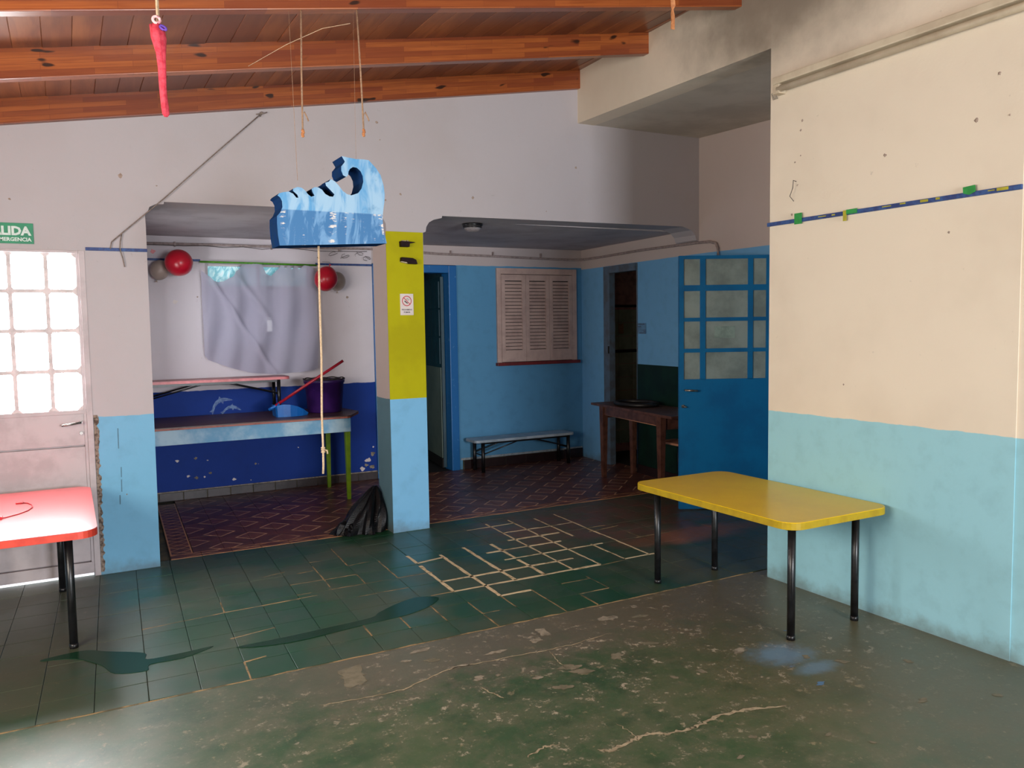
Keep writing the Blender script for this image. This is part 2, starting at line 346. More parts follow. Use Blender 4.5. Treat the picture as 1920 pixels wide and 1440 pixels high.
# ------------------------------------------------------------------ mesh helpers
class MB:
    def __init__(s): s.v = []; s.f = []; s.mi = []; s.sm = []
    def add(s, vs, fs, mi=0, smooth=False):
        o = len(s.v); s.v += [tuple(p) for p in vs]
        for f in fs: s.f.append([i+o for i in f]); s.mi.append(mi); s.sm.append(smooth)
        return s
    def box(s, x0, x1, y0, y1, z0, z1, mi=0):
        return s.hexa([(x0, y0, z0), (x1, y0, z0), (x1, y1, z0), (x0, y1, z0)], [(x0, y0, z1), (x1, y0, z1), (x1, y1, z1), (x0, y1, z1)], mi)
    def hexa(s, b, t, mi=0):
        return s.add(list(b)+list(t), [(3, 2, 1, 0), (4, 5, 6, 7), (0, 1, 5, 4), (1, 2, 6, 5), (2, 3, 7, 6), (3, 0, 4, 7)], mi)
    def obox(s, p, d, wid, hgt, a, b, c0=0, mi=0):
        # box from p along unit d(xy) between a..b, thickness wid, z from c0..hgt
        nx, ny = -d[1], d[0]
        q = [(p[0]+d[0]*t+nx*w, p[1]+d[1]*t+ny*w) for t, w in ((a, wid[0]), (b, wid[0]), (b, wid[1]), (a, wid[1]))]
        return s.hexa([(x, y, c0) for x, y in q], [(x, y, hgt) for x, y in q], mi)
    def prism(s, poly, z0, z1, mi=0, mi_side=None, smooth=False):
        n = len(poly); ms = mi if mi_side is None else mi_side
        s.add([(x, y, z0) for x, y in poly]+[(x, y, z1) for x, y in poly], [list(range(n-1, -1, -1)), list(range(n, 2*n))], mi)
        o = len(s.v)-2*n
        for i in range(n):
            s.f.append([o+i, o+(i+1) % n, o+n+(i+1) % n, o+n+i]); s.mi.append(ms); s.sm.append(smooth)
        return s
    def prismY(s, poly, y0, y1, mi=0, mi_side=None):     # polygon in x,z extruded along y
        n = len(poly); ms = mi if mi_side is None else mi_side
        s.add([(x, y0, z) for x, z in poly]+[(x, y1, z) for x, z in poly], [list(range(n)), list(range(2*n-1, n-1, -1))], mi)
        o = len(s.v)-2*n
        for i in range(n):
            s.f.append([o+(i+1) % n, o+i, o+n+i, o+n+(i+1) % n]); s.mi.append(ms); s.sm.append(False)
        return s
    def tube(s, pts, r, n=10, mi=0, cap=True, r2=None):
        pts = [Vector(p) for p in pts]; rings = []; m = len(pts)
        ref = Vector((0, 0, 1))
        d0 = (pts[1]-pts[0]).normalized()
        if abs(d0.z) > .95: ref = Vector((1, 0, 0))
        for i, p in enumerate(pts):
            d = (pts[min(i+1, m-1)]-pts[max(i-1, 0)]).normalized()
            if abs(d.dot(ref)) > .97: ref = Vector((1, 0, 0)) if abs(d.x) < .8 else Vector((0, 1, 0))
            a = d.cross(ref).normalized(); b = d.cross(a)
            rr = r if r2 is None else r+(r2-r)*i/(m-1)
            rings.append([p+a*math.cos(2*PI*k/n)*rr+b*math.sin(2*PI*k/n)*rr for k in range(n)])
        o = 0; vs = [v for R in rings for v in R]; fs = []
        for i in range(m-1):
            for k in range(n): fs.append((i*n+k, (i+1)*n+k, (i+1)*n+(k+1) % n, i*n+(k+1) % n))
        s.add(vs, fs, mi, True)
        if cap:
            o = len(s.v)-m*n
            s.f.append([o+k for k in range(n)]); s.mi.append(mi); s.sm.append(False)
            s.f.append([o+(m-1)*n+k for k in range(n-1, -1, -1)]); s.mi.append(mi); s.sm.append(False)
        return s
    def lathe(s, prof, c, n=32, mi=0):
        vs = []; fs = []
        for r, z in prof:
            for k in range(n): vs.append((c[0]+r*math.cos(2*PI*k/n), c[1]+r*math.sin(2*PI*k/n), c[2]+z))
        for i in range(len(prof)-1):
            for k in range(n): fs.append((i*n+k, i*n+(k+1) % n, (i+1)*n+(k+1) % n, (i+1)*n+k))
        return s.add(vs, fs, mi, True)
    def build(s, name, mats, parent=None, loc=None, bevel=0, tri=False, fixn=True):
        me = bpy.data.meshes.new(name); me.from_pydata(s.v, [], s.f)
        if not isinstance(mats, (list, tuple)): mats = [mats]
        for m in mats: me.materials.append(m)
        for p, mi, sm in zip(me.polygons, s.mi, s.sm): p.material_index = mi; p.use_smooth = sm
        bm = bmesh.new(); bm.from_mesh(me)
        if fixn: bmesh.ops.recalc_face_normals(bm, faces=bm.faces)
        if bevel:
            bmesh.ops.bevel(bm, geom=[e for e in bm.edges if len(e.link_faces) == 2 and e.calc_face_angle(0) > .6], offset=bevel, segments=2, affect='EDGES', profile=.6)
        big = [f for f in bm.faces if len(f.verts) > 4]
        if big: bmesh.ops.triangulate(bm, faces=big)
        bm.to_mesh(me); bm.free()
        o = bpy.data.objects.new(name, me); COL.objects.link(o)
        if loc is not None:                   # move the origin to loc, keeping the shape where it stands
            me.transform(Matrix.Translation(-Vector(loc))); o.location = loc
        if parent is not None:
            o.parent = parent
            o.location = Vector(loc or (0, 0, 0))-Vector(parent.get('org', (0, 0, 0)))
            if loc is None: o.location = -Vector(parent.get('org', (0, 0, 0)))
        return o
def origin(o): return o
def thing(name, label, cat, loc, group=None):
    o = bpy.data.objects.new(name, None); COL.objects.link(o); o.location = loc; o['org'] = tuple(loc)
    o.empty_display_size = .1
    o['label'] = label; o['category'] = cat
    if group: o['group'] = group
    return o
def tag(o, label, cat, group=None):
    o['label'] = label; o['category'] = cat
    if group: o['group'] = group
    return o
def struct(o): o['kind'] = 'structure'; return o
def rrect(x0, x1, y0, y1, r, n=6):
    P = []
    for cx, cy, a in ((x1-r, y1-r, 0), (x0+r, y1-r, 90), (x0+r, y0+r, 180), (x1-r, y0+r, 270)):
        for k in range(n+1):
            t = math.radians(a+90*k/n); P.append((cx+r*math.cos(t), cy+r*math.sin(t)))
    return P
def sx(x, y): return x+.045*(y-3.65)
def text_mesh(name, body, size, mat, m4, parent, align='CENTER', bold=0.0):
    cu = bpy.data.curves.new(name, 'FONT'); cu.body = body; cu.size = size; cu.align_x = align
    cu.extrude = .0006; cu.offset = bold; cu.resolution_u = 2
    t = bpy.data.objects.new('tmp', cu); COL.objects.link(t)
    dg = bpy.context.evaluated_depsgraph_get()
    me = bpy.data.meshes.new_from_object(t.evaluated_get(dg)); bpy.data.objects.remove(t)
    me.name = name; me.materials.clear(); me.materials.append(mat)
    me.transform(m4); o = bpy.data.objects.new(name, me); COL.objects.link(o)
    o.parent = parent; o.location = -Vector(parent.get('org', (0, 0, 0)))
    return o
def facing_front(x, y, z): # text plane facing -Y
    return Matrix.Translation((x, y, z)) @ Matrix.Rotation(PI/2, 4, 'X')

# ------------------------------------------------------------------ floor
TP = .207; X0 = .65; Y0 = 3.655
fl = struct(MB().box(-1.95, 6.9, -4.6, 9.6, -.12, -.012).build('floor', M_grout))
cs = MB().prism([(-1.95, -4.6), (3.9, -4.6), (3.9, 3.64), (-1.95, 3.64)], -.012, 0).build('concrete_slab', M_conc, fl)
MB().prism([(-1.95, 3.64), (-.600, 3.64), (-.505, 5.745), (-1.95, 5.745)], -.012, 0).build('concrete_slab', M_conc, fl)
def tile_mesh(name, w, h, mat, th=.012, gap=.0013):
    b = .0014; a = gap
    def q(i, z): return [(i, i, z), (w-i+.0, i, z), (w-i+.045*h, h-i, z), (i+.045*h, h-i, z)]
    m = MB()
    vs = [*q(a, -th), *q(a, -b*.5), *q(a+b, 0)]
    fs = [(8, 9, 10, 11)]
    for r in (0, 4):
        for k in range(4): fs.append((r+k, r+(k+1) % 4, r+4+(k+1) % 4, r+4+k))
    m.add(vs, fs); o = m.build(name, mat); me = o.data; bpy.data.objects.remove(o); return me
me_g = tile_mesh('tile', TP, TP, M_ftile); me_gc = tile_mesh('tile_cut', TP, .142, M_ftile)
def put(me, name, x, y, z=0, parent=fl):
    o = bpy.data.objects.new(name, me); o.location = (x, y, z); o.parent = parent; COL.objects.link(o); return o
for j in range(11):
    for i in range(-6, 21):
        x = X0+i*TP; y = Y0+j*TP; xx = sx(x, y)
        if xx > 5.06 or (xx > 3.60 and y < 3.5): continue
        if .13 > xx+TP*.5 and y > 5.72 : pass
        put(me_g if j < 10 else me_gc, 'tile', xx, y, random.uniform(-.0012, .0008))
# patterned red tiles behind the arches
me_r = tile_mesh('patterned_tile', TP, TP, M_redtile)
n = 0
for j in range(9):
    for i in range(0, 22):
        x = .607+i*TP; y = 5.985+j*.2165
        o = put(me_r, 'patterned_tile', sx(x, y), y, random.uniform(-.0005, .0005)); o.scale = (1, .2165/TP, 1); n += 1
me_b = tile_mesh('border_tile', .2, .112, M_bfront, gap=.0015)
for i in range(23): put(me_b, 'border_tile', .555+i*.2, 5.872)
me_l = tile_mesh('border_tile_side', .15, .2, M_bleft, gap=.0015)
for j in range(9): put(me_l, 'border_tile', sx(.455, 5.985+j*.2), 5.985+j*.2)
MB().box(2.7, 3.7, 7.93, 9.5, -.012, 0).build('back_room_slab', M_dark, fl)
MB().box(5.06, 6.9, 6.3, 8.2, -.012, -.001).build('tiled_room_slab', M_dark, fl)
# grout joints left bare of paint
def grout(x0, y0, x1, y1, w, mat, name='grout_joint', tj=.003):
    m = MB(); d = Vector((x1-x0, y1-y0)); L = d.length; d /= L; nx, ny = -d.y*w/2, d.x*w/2
    seg = max(2, int(L/.05)); A = []; B = []
    for k in range(seg+1):
        t = k/seg; x = x0+d.x*L*t; y = y0+d.y*L*t; j = random.uniform(-tj*.6, tj*.6); ww = 1+random.uniform(-.22, .22)
        A.append((x+nx*ww+d.y*j, y+ny*ww+d.x*j)); B.append((x-nx*ww+d.y*j, y-ny*ww+d.x*j))
    vs = [(x, y, .0009) for x, y in A]+[(x, y, .0009) for x, y in B]+[(x, y, -.010) for x, y in A]+[(x, y, -.010) for x, y in B]
    k = seg+1; fs = []
    for q in range(seg):
        fs += [(q, q+1, k+q+1, k+q), (q, 2*k+q, 2*k+q+1, q+1), (k+q, k+q+1, 3*k+q+1, 3*k+q)]
    m.add(vs, fs); return m.build(name, mat, fl)
def nd(i, j): y = Y0+j*TP; return sx(X0+i*TP, y)+.0, y
BR = [(6, 7.05, 6, 6.1), (6, 6.1, 7, 6.3), (6, 5.8, 6, 3), (6, 3, 11, 3), (6, 4, 10.6, 4), (8.6, 5, 12.4, 5), (8.4, 6, 11.3, 6),
      (9.7, 7, 11.8, 7), (10, 8, 12.3, 8), (7, 6.6, 7, 2), (7, 2, 8, 2), (8, 7, 8, 3), (9, 6.9, 9, 5), (9, 4.8, 9, 3), (10, 9.5, 10, 3),
      (11, 9.6, 11, 3), (12, 9.3, 12, 6.3), (12, 5.1, 12, 3.1), (13, 9.5, 13, 3.1), (12, 3.1, 13.2, 3.1), (11.5, 8, 13, 8), (9, 9.0, 11, 9.1)]
for a, b, c, d in BR:
    p = nd(a, b); q = nd(c, d); thick = .021 if max(b, d) < 7.5 and max(a, c) < 12 else .013
    grout(p[0], p[1], q[0], q[1], thick, M_creamgrout)
DM = [(4, 5, 4, 6), (2, 6, 4, 6), (5, 5, 5, 7), (5, 5, 6.1, 5), (2.9, 5, 4.5, 5), (3.5, 4, 5, 4), (5.3, 3, 6, 3), (6, 1, 6, 2), (6, 1, 6.5, 1), (9, 1, 10, 1),
      (10, 1, 10, 2.2), (9, 2, 10, 2), (8, 1.2, 8, 2), (0, 4.6, 0, 5.5), (0, 4.6, 2.5, 4.7), (-2, 4.4, 0, 4.6), (2, 5, 2.4, 5), (4, 1, 4, 2.5), (5, 1, 5, 3), (3, 1, 3, 2),
      (7, 1, 7, 2), (8, 0, 8, 1.2), (9, 0, 9, .9), (0, 0, 0, 1), (0, 1, .5, 1.1), (-.1, 2.6, 1, 2.8), (12.8, 6.5, 14.2, 6.7), (13, 7, 13.8, 7), (13.8, 5, 15.3, 5),
      (14, 5.9, 14, 5), (11, 2.9, 12, 3.0), (3, 8, 3.4, 8), (1.4, 7.2, 2.1, 7.4), (2.4, 7, 2.9, 7.1), (4, 7, 4.7, 7.1), (4, 9.2, 4, 7), (3, 7.5, 3, 5.2), (6, 0, 6, .9)]
for a, b, c, d in DM:
    p = nd(a, b); q = nd(c, d); grout(p[0], p[1], q[0], q[1], .008, M_dimgrout, 'worn_joint')
# a low joint line between slab and tiles
grout(-.9, 3.648, 3.66, 3.648, .007, M_dimgrout, 'slab_joint', .008)
# cracks in the slab
def crack(pts, w, name='floor_crack', mat=M_crack):
    m = MB(); P = []
    for a, b in zip(pts[:-1], pts[1:]):
        for k in range(8): t = k/8; P.append((a[0]+(b[0]-a[0])*t+random.uniform(-.006, .006), a[1]+(b[1]-a[1])*t+random.uniform(-.006, .006)))
    P.append(pts[-1]); vs = []; fs = []
    for i, p in enumerate(P):
        q = P[min(i+1, len(P)-1)]; o = P[max(i-1, 0)]; d = Vector((q[0]-o[0], q[1]-o[1])).normalized(); ww = w*random.uniform(.5, 1.5)*min(1, .3+min(i, len(P)-1-i)/6)
        vs += [(p[0]-d.y*ww, p[1]+d.x*ww, .0012), (p[0]+d.y*ww, p[1]-d.x*ww, .0012)]
        if i: fs.append((2*i-2, 2*i-1, 2*i+1, 2*i))
    m.add(vs, fs); return m.build(name, mat, fl)
CRACKS = [([(1.627, 2.382), (1.665, 2.351), (1.746, 2.367), (1.847, 2.384), (1.928, 2.346), (2.022, 2.33), (2.082, 2.336), (2.183, 2.359), (2.307, 2.341), (2.48, 2.283)], 0.008), ([(0.847, 3.249), (1.007, 3.217), (1.2, 3.212), (1.446, 3.302), (1.621, 3.287), (1.885, 3.264), (2.069, 3.253), (2.323, 3.28)], 0.004), ([(1.489, 3.063), (1.508, 2.986), (1.529, 2.92)], 0.004), ([(1.948, 3.24), (1.924, 3.147), (1.904, 3.03)], 0.002), ([(1.804, 2.511), (1.81, 2.417), (1.8, 2.354)], 0.002), ([(1.385, 2.466), (1.47, 2.497), (1.532, 2.486)], 0.005), ([(2.52, 2.682), (2.496, 2.614), (2.477, 2.561)], 0.002)]
for pts, w in CRACKS: crack(pts, w)
M_bare = simple('bare_concrete_spot', (122, 114, 94), .8, (104, 98, 78), 18)
def patch(x, y, rx, ry, mat, name, seed, rag=.28, z=.0012):
    rnd = random.Random(seed); n = 34; ph = [rnd.uniform(0, 6.28) for _ in range(5)]; vs = [(x, y, z)]
    for k in range(n):
        a = 2*PI*k/n; r = 1+sum(rag/(i+1)*math.sin((i*2+2)*a+ph[i]) for i in range(5))+rnd.uniform(-.12, .12)
        vs.append((x+rx*r*math.cos(a), y+ry*r*math.sin(a), z))
    return MB().add(vs, [(0, 1+k, 1+(k+1) % n) for k in range(n)]).build(name, mat, fl)
PATCH = [(1.051, 3.451, 0.065, 0.089, 'c'), (1.417, 3.563, 0.045, 0.023, 'p'), (1.525, 3.146, 0.024, 0.023, 'p'), (1.752, 3.019, 0.019, 0.019, 'p'), (1.722, 3.361, 0.041, 0.02, 'p'), (1.423, 3.431, 0.036, 0.019, 'c'), (2.042, 3.464, 0.034, 0.046, 'p'), (2.436, 3.456, 0.046, 0.039, 'p'), (2.66, 3.528, 0.015, 0.027, 'p'), (2.598, 3.393, 0.041, 0.022, 'c'), (1.931, 3.039, 0.053, 0.028, 'c'), (1.795, 2.883, 0.037, 0.025, 'c'), (1.954, 2.976, 0.043, 0.032, 'c'), (1.507, 3.304, 0.035, 0.019, 'p'), (1.959, 3.391, 0.029, 0.029, 'p'), (2.182, 3.033, 0.032, 0.03, 'c'), (1.315, 3.483, 0.018, 0.017, 'p'), (2.414, 3.076, 0.033, 0.023, 'c'), (1.612, 3.131, 0.01, 0.012, 'p'), (2.266, 2.719, 0.017, 0.015, 'c'), (2.719, 2.79, 0.046, 0.022, 'p'), (2.783, 2.539, 0.053, 0.035, 'b'), (2.761, 2.354, 0.05, 0.032, 'b'), (2.929, 2.581, 0.018, 0.019, 'c'), (2.411, 2.705, 0.021, 0.019, 'c'), (3.091, 2.858, 0.017, 0.017, 'b'), (3.283, 2.312, 0.019, 0.018, 'c'), (3.027, 2.465, 0.024, 0.023, 'c'), (2.437, 2.039, 0.014, 0.011, 'c'), (2.182, 2.168, 0.016, 0.012, 'c'), (3.292, 1.914, 0.018, 0.016, 'c'), (2.991, 2.039, 0.026, 0.014, 'c'), (2.039, 2.085, 0.015, 0.011, 'c'), (2.53, 1.918, 0.011, 0.01, 'c')]
for i, (x, y, rx, ry, k) in enumerate(PATCH):
    if k == 'b': rx *= .45; ry *= .4
    patch(x, y, rx, ry, {'p': M_pale, 'c': M_bare, 'b': M_bluespill}[k], {'p': 'scraped_patch', 'c': 'bare_patch', 'b': 'paint_spill'}[k], i)
# water
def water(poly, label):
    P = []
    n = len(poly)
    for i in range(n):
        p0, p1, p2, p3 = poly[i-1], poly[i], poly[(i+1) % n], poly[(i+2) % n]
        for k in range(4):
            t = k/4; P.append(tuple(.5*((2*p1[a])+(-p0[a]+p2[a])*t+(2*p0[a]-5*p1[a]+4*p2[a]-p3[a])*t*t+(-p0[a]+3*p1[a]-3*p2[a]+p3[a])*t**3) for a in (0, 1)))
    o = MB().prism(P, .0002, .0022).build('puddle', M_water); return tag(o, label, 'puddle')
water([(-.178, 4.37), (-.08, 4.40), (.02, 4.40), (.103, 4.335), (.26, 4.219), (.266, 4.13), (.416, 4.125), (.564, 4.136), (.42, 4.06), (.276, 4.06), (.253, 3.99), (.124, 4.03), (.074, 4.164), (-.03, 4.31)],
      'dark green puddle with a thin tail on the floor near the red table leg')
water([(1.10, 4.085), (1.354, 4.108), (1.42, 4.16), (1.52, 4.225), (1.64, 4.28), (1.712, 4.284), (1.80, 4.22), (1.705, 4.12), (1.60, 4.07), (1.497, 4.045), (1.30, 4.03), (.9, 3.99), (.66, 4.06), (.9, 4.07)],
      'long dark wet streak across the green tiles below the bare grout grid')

# ------------------------------------------------------------------ walls
YA, YB = 5.745, 6.035          # arch wall
TOPZ = lambda x: 2.957+.1715*x
arch = [(-1.95, 0), (-.66, 0), (-.66, 2.047), (.13, 2.047), (.13, 0), (.477, 0), (.486, 2.215), (.484, 2.285), (.50, 2.30), (.512, 2.335), (.545, 2.352), (.598, 2.358), (.60, 2.372),
        (2.0, 2.385), (2.07, 2.355), (2.098, 2.30), (2.10, 2.246), (2.10, 0), (2.383, 0), (2.39, 2.246), (2.412, 2.255), (2.418, 2.29), (2.44, 2.325), (2.48, 2.347), (2.545, 2.362), (2.55, 2.378), (4.89, 2.40),
        (4.99, 2.372), (5.035, 2.33), (5.052, 2.285), (5.11, 2.262), (5.115, 0), (5.30, 0), (5.30, TOPZ(5.3)+.1), (-1.95, TOPZ(-1.95)+.1)]
aw = MB().prismY(arch, YA, YB).build('wall_back', MW_arch); struct(aw)
# painted skins of the pillar (render coats a few millimetres thick)
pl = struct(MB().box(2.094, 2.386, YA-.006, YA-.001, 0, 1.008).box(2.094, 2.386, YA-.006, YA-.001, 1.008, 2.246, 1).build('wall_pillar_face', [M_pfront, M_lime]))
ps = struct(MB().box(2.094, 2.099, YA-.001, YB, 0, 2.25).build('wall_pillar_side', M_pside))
# near right wall, wall over the recess (slightly skewed like the house), recess walls
struct(MB().box(3.668, 3.86, 2.085, 3.535, 0, 3.75).build('wall_right', MW_near))
struct(MB().box(3.674, 3.86, -4.6, 2.085, 0, 3.75).build('wall_right_front', MW_near))
lb = [(3.668, 3.535), (3.86, 3.535), (3.95, YA), (3.782, YA)]
struct(MB().hexa([(x, y, 3.122 if y < 4 else 3.19) for x, y in lb], [(x, y, 3.85) for x, y in lb]).build('wall_lintel', MW_near))
sf = [(3.80, 3.535), (5.3, 3.535), (5.3, YA), (3.90, YA)]
struct(MB().hexa([(x, y, 3.124 if y < 4 else 3.192) for x, y in sf], [(x, y, 3.26) for x, y in sf]).build('ceiling_recess', M_soffit))
xw = lambda y: 5.08 if y < YA else 5.08+.078*(y-YA)
def x2seg(y0, y1, z0, z1, m, t=.16):
    m.hexa([(xw(y0), y0, z0), (xw(y0)+t, y0, z0), (xw(y1)+t, y1, z0), (xw(y1), y1, z0)], [(xw(y0), y0, z1), (xw(y0)+t, y0, z1), (xw(y1)+t, y1, z1), (xw(y1), y1, z1)])
m = MB(); x2seg(3.535, YA, 0, 3.2, m); x2seg(YA, 6.77, 0, 2.5, m, .05); x2seg(6.77, 7.30, 2.09, 2.5, m, .05); x2seg(7.30, 7.95, 0, 2.5, m, .05)
struct(m.build('wall_corridor', MW_x2))
m = MB(); m.hexa([(xw(y)+dx, y, 0.0) for y, dx in ((6.04, -.004), (6.04, .0), (6.765, .0), (6.765, -.004))], [(xw(y)+dx, y, 1.125) for y, dx in ((6.04, -.004), (6.04, .0), (6.765, .0), (6.765, -.004))])
struct(m.build('wall_corridor_dado', M_darkgreen))
struct(MB().box(3.86, 5.24, 3.40, 3.535, 0, 3.3).build('wall_recess_front', MW_plain))
# far wall of the annex: left bay with window hole, doorway, right bay
F = 7.93
m = MB()
m.box(.30, 1.15, F, F+.16, 0, 2.45).box(1.15, 2.12, F, F+.16, 0, 1.375).box(1.15, 2.12, F, F+.16, 2.15, 2.45).box(2.12, 2.735, F, F+.16, 0, 2.45)
struct(m.build('wall_far_left', MW_far))
struct(MB().box(2.735, 3.66, F, F+.16, 2.185, 2.45).box(3.66, 5.42, F, F+.16, 0, 2.45).build('wall_far_right', MW_farTop))
struct(MB().box(.30, .46, YB, 6.25, 0, 2.45).box(.30, .46, 6.99, F, 0, 2.45).box(.30, .46, 6.25, 6.99, 0, 1.18).box(.30, .46, 6.25, 6.99, 1.92, 2.45).build('wall_annex_left', MW_far))  # unseen opening added in this wall for the annex fill lamp
struct(MB().box(.30, 5.42, YB, F+.16, 2.385, 2.5).build('ceiling_annex', M_ceil2))
# room behind the camera (closed, with its windows)
struct(MB().box(-2.1, -1.95, -4.75, .9, 0, 3.2).box(-2.1, -1.95, 3.0, YB, 0, 3.2).box(-2.1, -1.95, .9, 3.0, 0, 1.15).box(-2.1, -1.95, .9, 3.0, 2.35, 3.2).build('wall_left', MW_plain))
struct(MB().box(-2.1, 1.15, -4.75, -4.6, 0, 3.9).box(2.95, 3.9, -4.75, -4.6, 0, 3.9).box(1.15, 2.95, -4.75, -4.6, 0, .95).box(1.15, 2.95, -4.75, -4.6, 2.35, 3.9).build('wall_behind', MW_plain))
# back room behind door and tiled room behind the corridor
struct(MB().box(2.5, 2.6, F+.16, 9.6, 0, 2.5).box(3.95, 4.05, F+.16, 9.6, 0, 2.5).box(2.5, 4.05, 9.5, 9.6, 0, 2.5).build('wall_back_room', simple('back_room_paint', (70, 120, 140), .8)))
struct(MB().box(2.5, 4.05, F+.16, 9.6, 2.45, 2.5).build('ceiling_back_room', M_ceil2))
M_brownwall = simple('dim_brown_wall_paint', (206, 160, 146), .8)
tw = struct(MB().box(5.32, 6.9, 8.0, 8.1, 0, 2.5).box(6.8, 6.9, 6.3, 8.1, 0, 2.5).box(5.18, 6.9, 6.2, 6.3, 0, 2.5).build('wall_tiled_room', M_brownwall))
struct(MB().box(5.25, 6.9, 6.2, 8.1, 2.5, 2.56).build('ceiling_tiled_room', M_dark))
b_ = MB().box(0, .196, -.008, 0, 0, .156).build('wall_tile', M_tilegreen, bevel=.003); me_wt = b_.data; bpy.data.objects.remove(b_)
for r in range(10):
    z = .10+r*.160+(.012 if r > 6 else 0)
    for c in range(5): put(me_wt, 'wall_tile', 5.42+c*.2, 7.999, z, tw)
MB().box(5.3, 6.8, 7.97, 8.0, 1.735, 1.765).box(5.3, 6.8, 7.965, 8.0, 1.195, 1.23).build('dark_border_course', M_dark, tw)
tag(MB().box(5.80, 5.873, 7.970, 7.976, 1.42, 1.54).build('paper_notice', simple('yellowed_paper', (176, 140, 96), .7)), 'small yellowed paper stuck on dark green tiles through the corridor doorway', 'paper')

# skirtings
sk = struct(MB().box(.46, 2.735, F-.012, F, 0, .078).build('baseboard_far_left', M_grout))
for i in range(11): MB().box(.47+i*.206, .47+i*.206+.2, F-.022, F-.012, .001, .075).build('skirting_tile', M_skirt, sk, bevel=.002)
MB().box(.46, 2.735, F-.014, F, .078, .086).build('mortar_edge', simple('pale_mortar', (170, 158, 150), .9, (120, 110, 104), 30), sk)
sk = struct(MB().box(3.70, 5.24, F-.010, F, 0, .10).build('baseboard_far_right', M_grout))
for i in range(6): MB().box(3.71+i*.255, 3.71+i*.255+.25, F-.020, F-.010, .001, .10+random.uniform(-.008, .012)).build('skirting_tile', M_skirtR, sk, bevel=.002)
MB().box(3.68, 5.24, F-.006, F, .10, .122).build('mortar_edge', simple('pale_blue_mortar', (168, 178, 184), .9, (140, 150, 156), 30), sk)
sk = struct(MB().hexa([(xw(6.05)-.018, 6.05, 0), (xw(6.05), 6.05, 0), (xw(6.75), 6.75, 0), (xw(6.75)-.018, 6.75, 0)], [(xw(6.05)-.018, 6.05, .09), (xw(6.05), 6.05, .09), (xw(6.75), 6.75, .09), (xw(6.75)-.018, 6.75, .09)]).build('baseboard_corridor', M_skirtR))

# ------------------------------------------------------------------ wooden ceiling
cl = struct(MB().hexa([(-1.95, -4.7, TOPZ(-1.95)+.035), (4.1, -4.7, TOPZ(4.1)+.035), (4.1, YA+.02, TOPZ(4.1)+.035), (-1.95, YA+.02, TOPZ(-1.95)+.035)],
                      [(-1.95, -4.7, TOPZ(-1.95)+.1), (4.1, -4.7, TOPZ(4.1)+.1), (4.1, YA+.02, TOPZ(4.1)+.1), (-1.95, YA+.02, TOPZ(-1.95)+.1)]).build('ceiling', M_dark))
PW = .128; k = 0; x = -1.95
while x < 3.95:
    a, b = x+.0003, x+PW-.0003; za, zb = TOPZ(a), TOPZ(b); dz = random.uniform(-.002, .002)
    m = MB(); c = .0022
    vs = []
    for y in (-4.65, YA):
        vs += [(a, y, za+.034), (b, y, zb+.034), (b, y, zb+c+dz), (b-c, y, zb+dz), (a+c, y, za+dz), (a, y, za+c+dz)]
    m.add(vs, [(0, 1, 2, 3, 4, 5), (11, 10, 9, 8, 7, 6)]+[(i, 6+i, 6+(i+1) % 6, (i+1) % 6) for i in range(6)])
    m.build('plank', M_plank, cl); x += PW
BZ = lambda x: 2.812+.1715*x
for by, th in ((5.70, .05), (4.745, .066), (3.785, .066), (2.83, .066), (1.87, .066), (.91, .066), (-.05, .066), (-1.0, .066), (-1.96, .066), (-2.92, .066), (-3.88, .066)):
    xr = 3.668+.05*max(0, by-3.51)+.02; xl = -1.95
    m = MB().hexa([(xl, by, BZ(xl)), (xr, by, BZ(xr)), (xr, by+th, BZ(xr)), (xl, by+th, BZ(xl))], [(xl, by, TOPZ(xl)+.01), (xr, by, TOPZ(xr)+.01), (xr, by+th, TOPZ(xr)+.01), (xl, by+th, TOPZ(xl)+.01)])
    m.build('beam', M_beam, cl, bevel=.004)

# ------------------------------------------------------------------ door_1 : metal door with bright panes
d1 = thing('door_1', '', '', (-.265, YA, 0)); del d1['label']; del d1['category']; struct(d1)
MB().box(-.66, -.62, YA-.004, YA+.06, 0, 2.047).box(.095, .13, YA-.004, YA+.06, 0, 2.047).box(-.62, .095, YA-.004, YA+.06, 2.030, 2.047).build('door_frame', M_metalgrey, d1, bevel=.003)
MB().box(-.62, .095, YA+.006, YA+.045, .02, .09).box(-.62, .095, YA+.004, YA+.05, 1.035, 1.06).box(-.62, -.585, YA+.006, YA+.045, .09, 2.03).box(.078, .095, YA+.006, YA+.045, .09, 2.03).build('stile_frame', M_metalgrey, d1, bevel=.002)
MB().box(-.62, .095, YA+.041, YA+.047, .03, 1.05).build('door_backing', M_metalgrey, d1)
MB().box(-.585, .078, YA+.014, YA+.04, .098, .828).build('lower_panel', M_metalgrey, d1, bevel=.003)
MB().box(-.585, .078, YA+.010, YA+.04, .838, 1.035).build('lock_panel', M_metalgrey, d1, bevel=.003)
cols = [-.585, -.472, -.277, -.084, .078]; rows = [1.06, 1.305, 1.555, 1.797, 2.03]
m = MB()
for c in cols[1:-1]: m.box(c-.011, c+.011, YA+.004, YA+.03, 1.06, 2.03)
for r in rows[1:-1]: m.box(-.585, .078, YA+.0052, YA+.0285, r-.011, r+.011)
for a, b in zip(cols[:-1], cols[1:]):
    for c, d in zip(rows[:-1], rows[1:]):
        for x, z, sx_, sz_ in ((a, c, 1, 1), (b, c, -1, 1), (b, d, -1, -1), (a, d, 1, -1)):
            m.prismY([(x, z), (x+sx_*.030, z), (x+sx_*.019, z+sz_*.014), (x+sx_*.014, z+sz_*.019), (x, z+sz_*.030)], YA+.0065, YA+.0165)
m.build('glazing_bar', simple('glazing_bar_paint', (226, 214, 214), .5), d1)
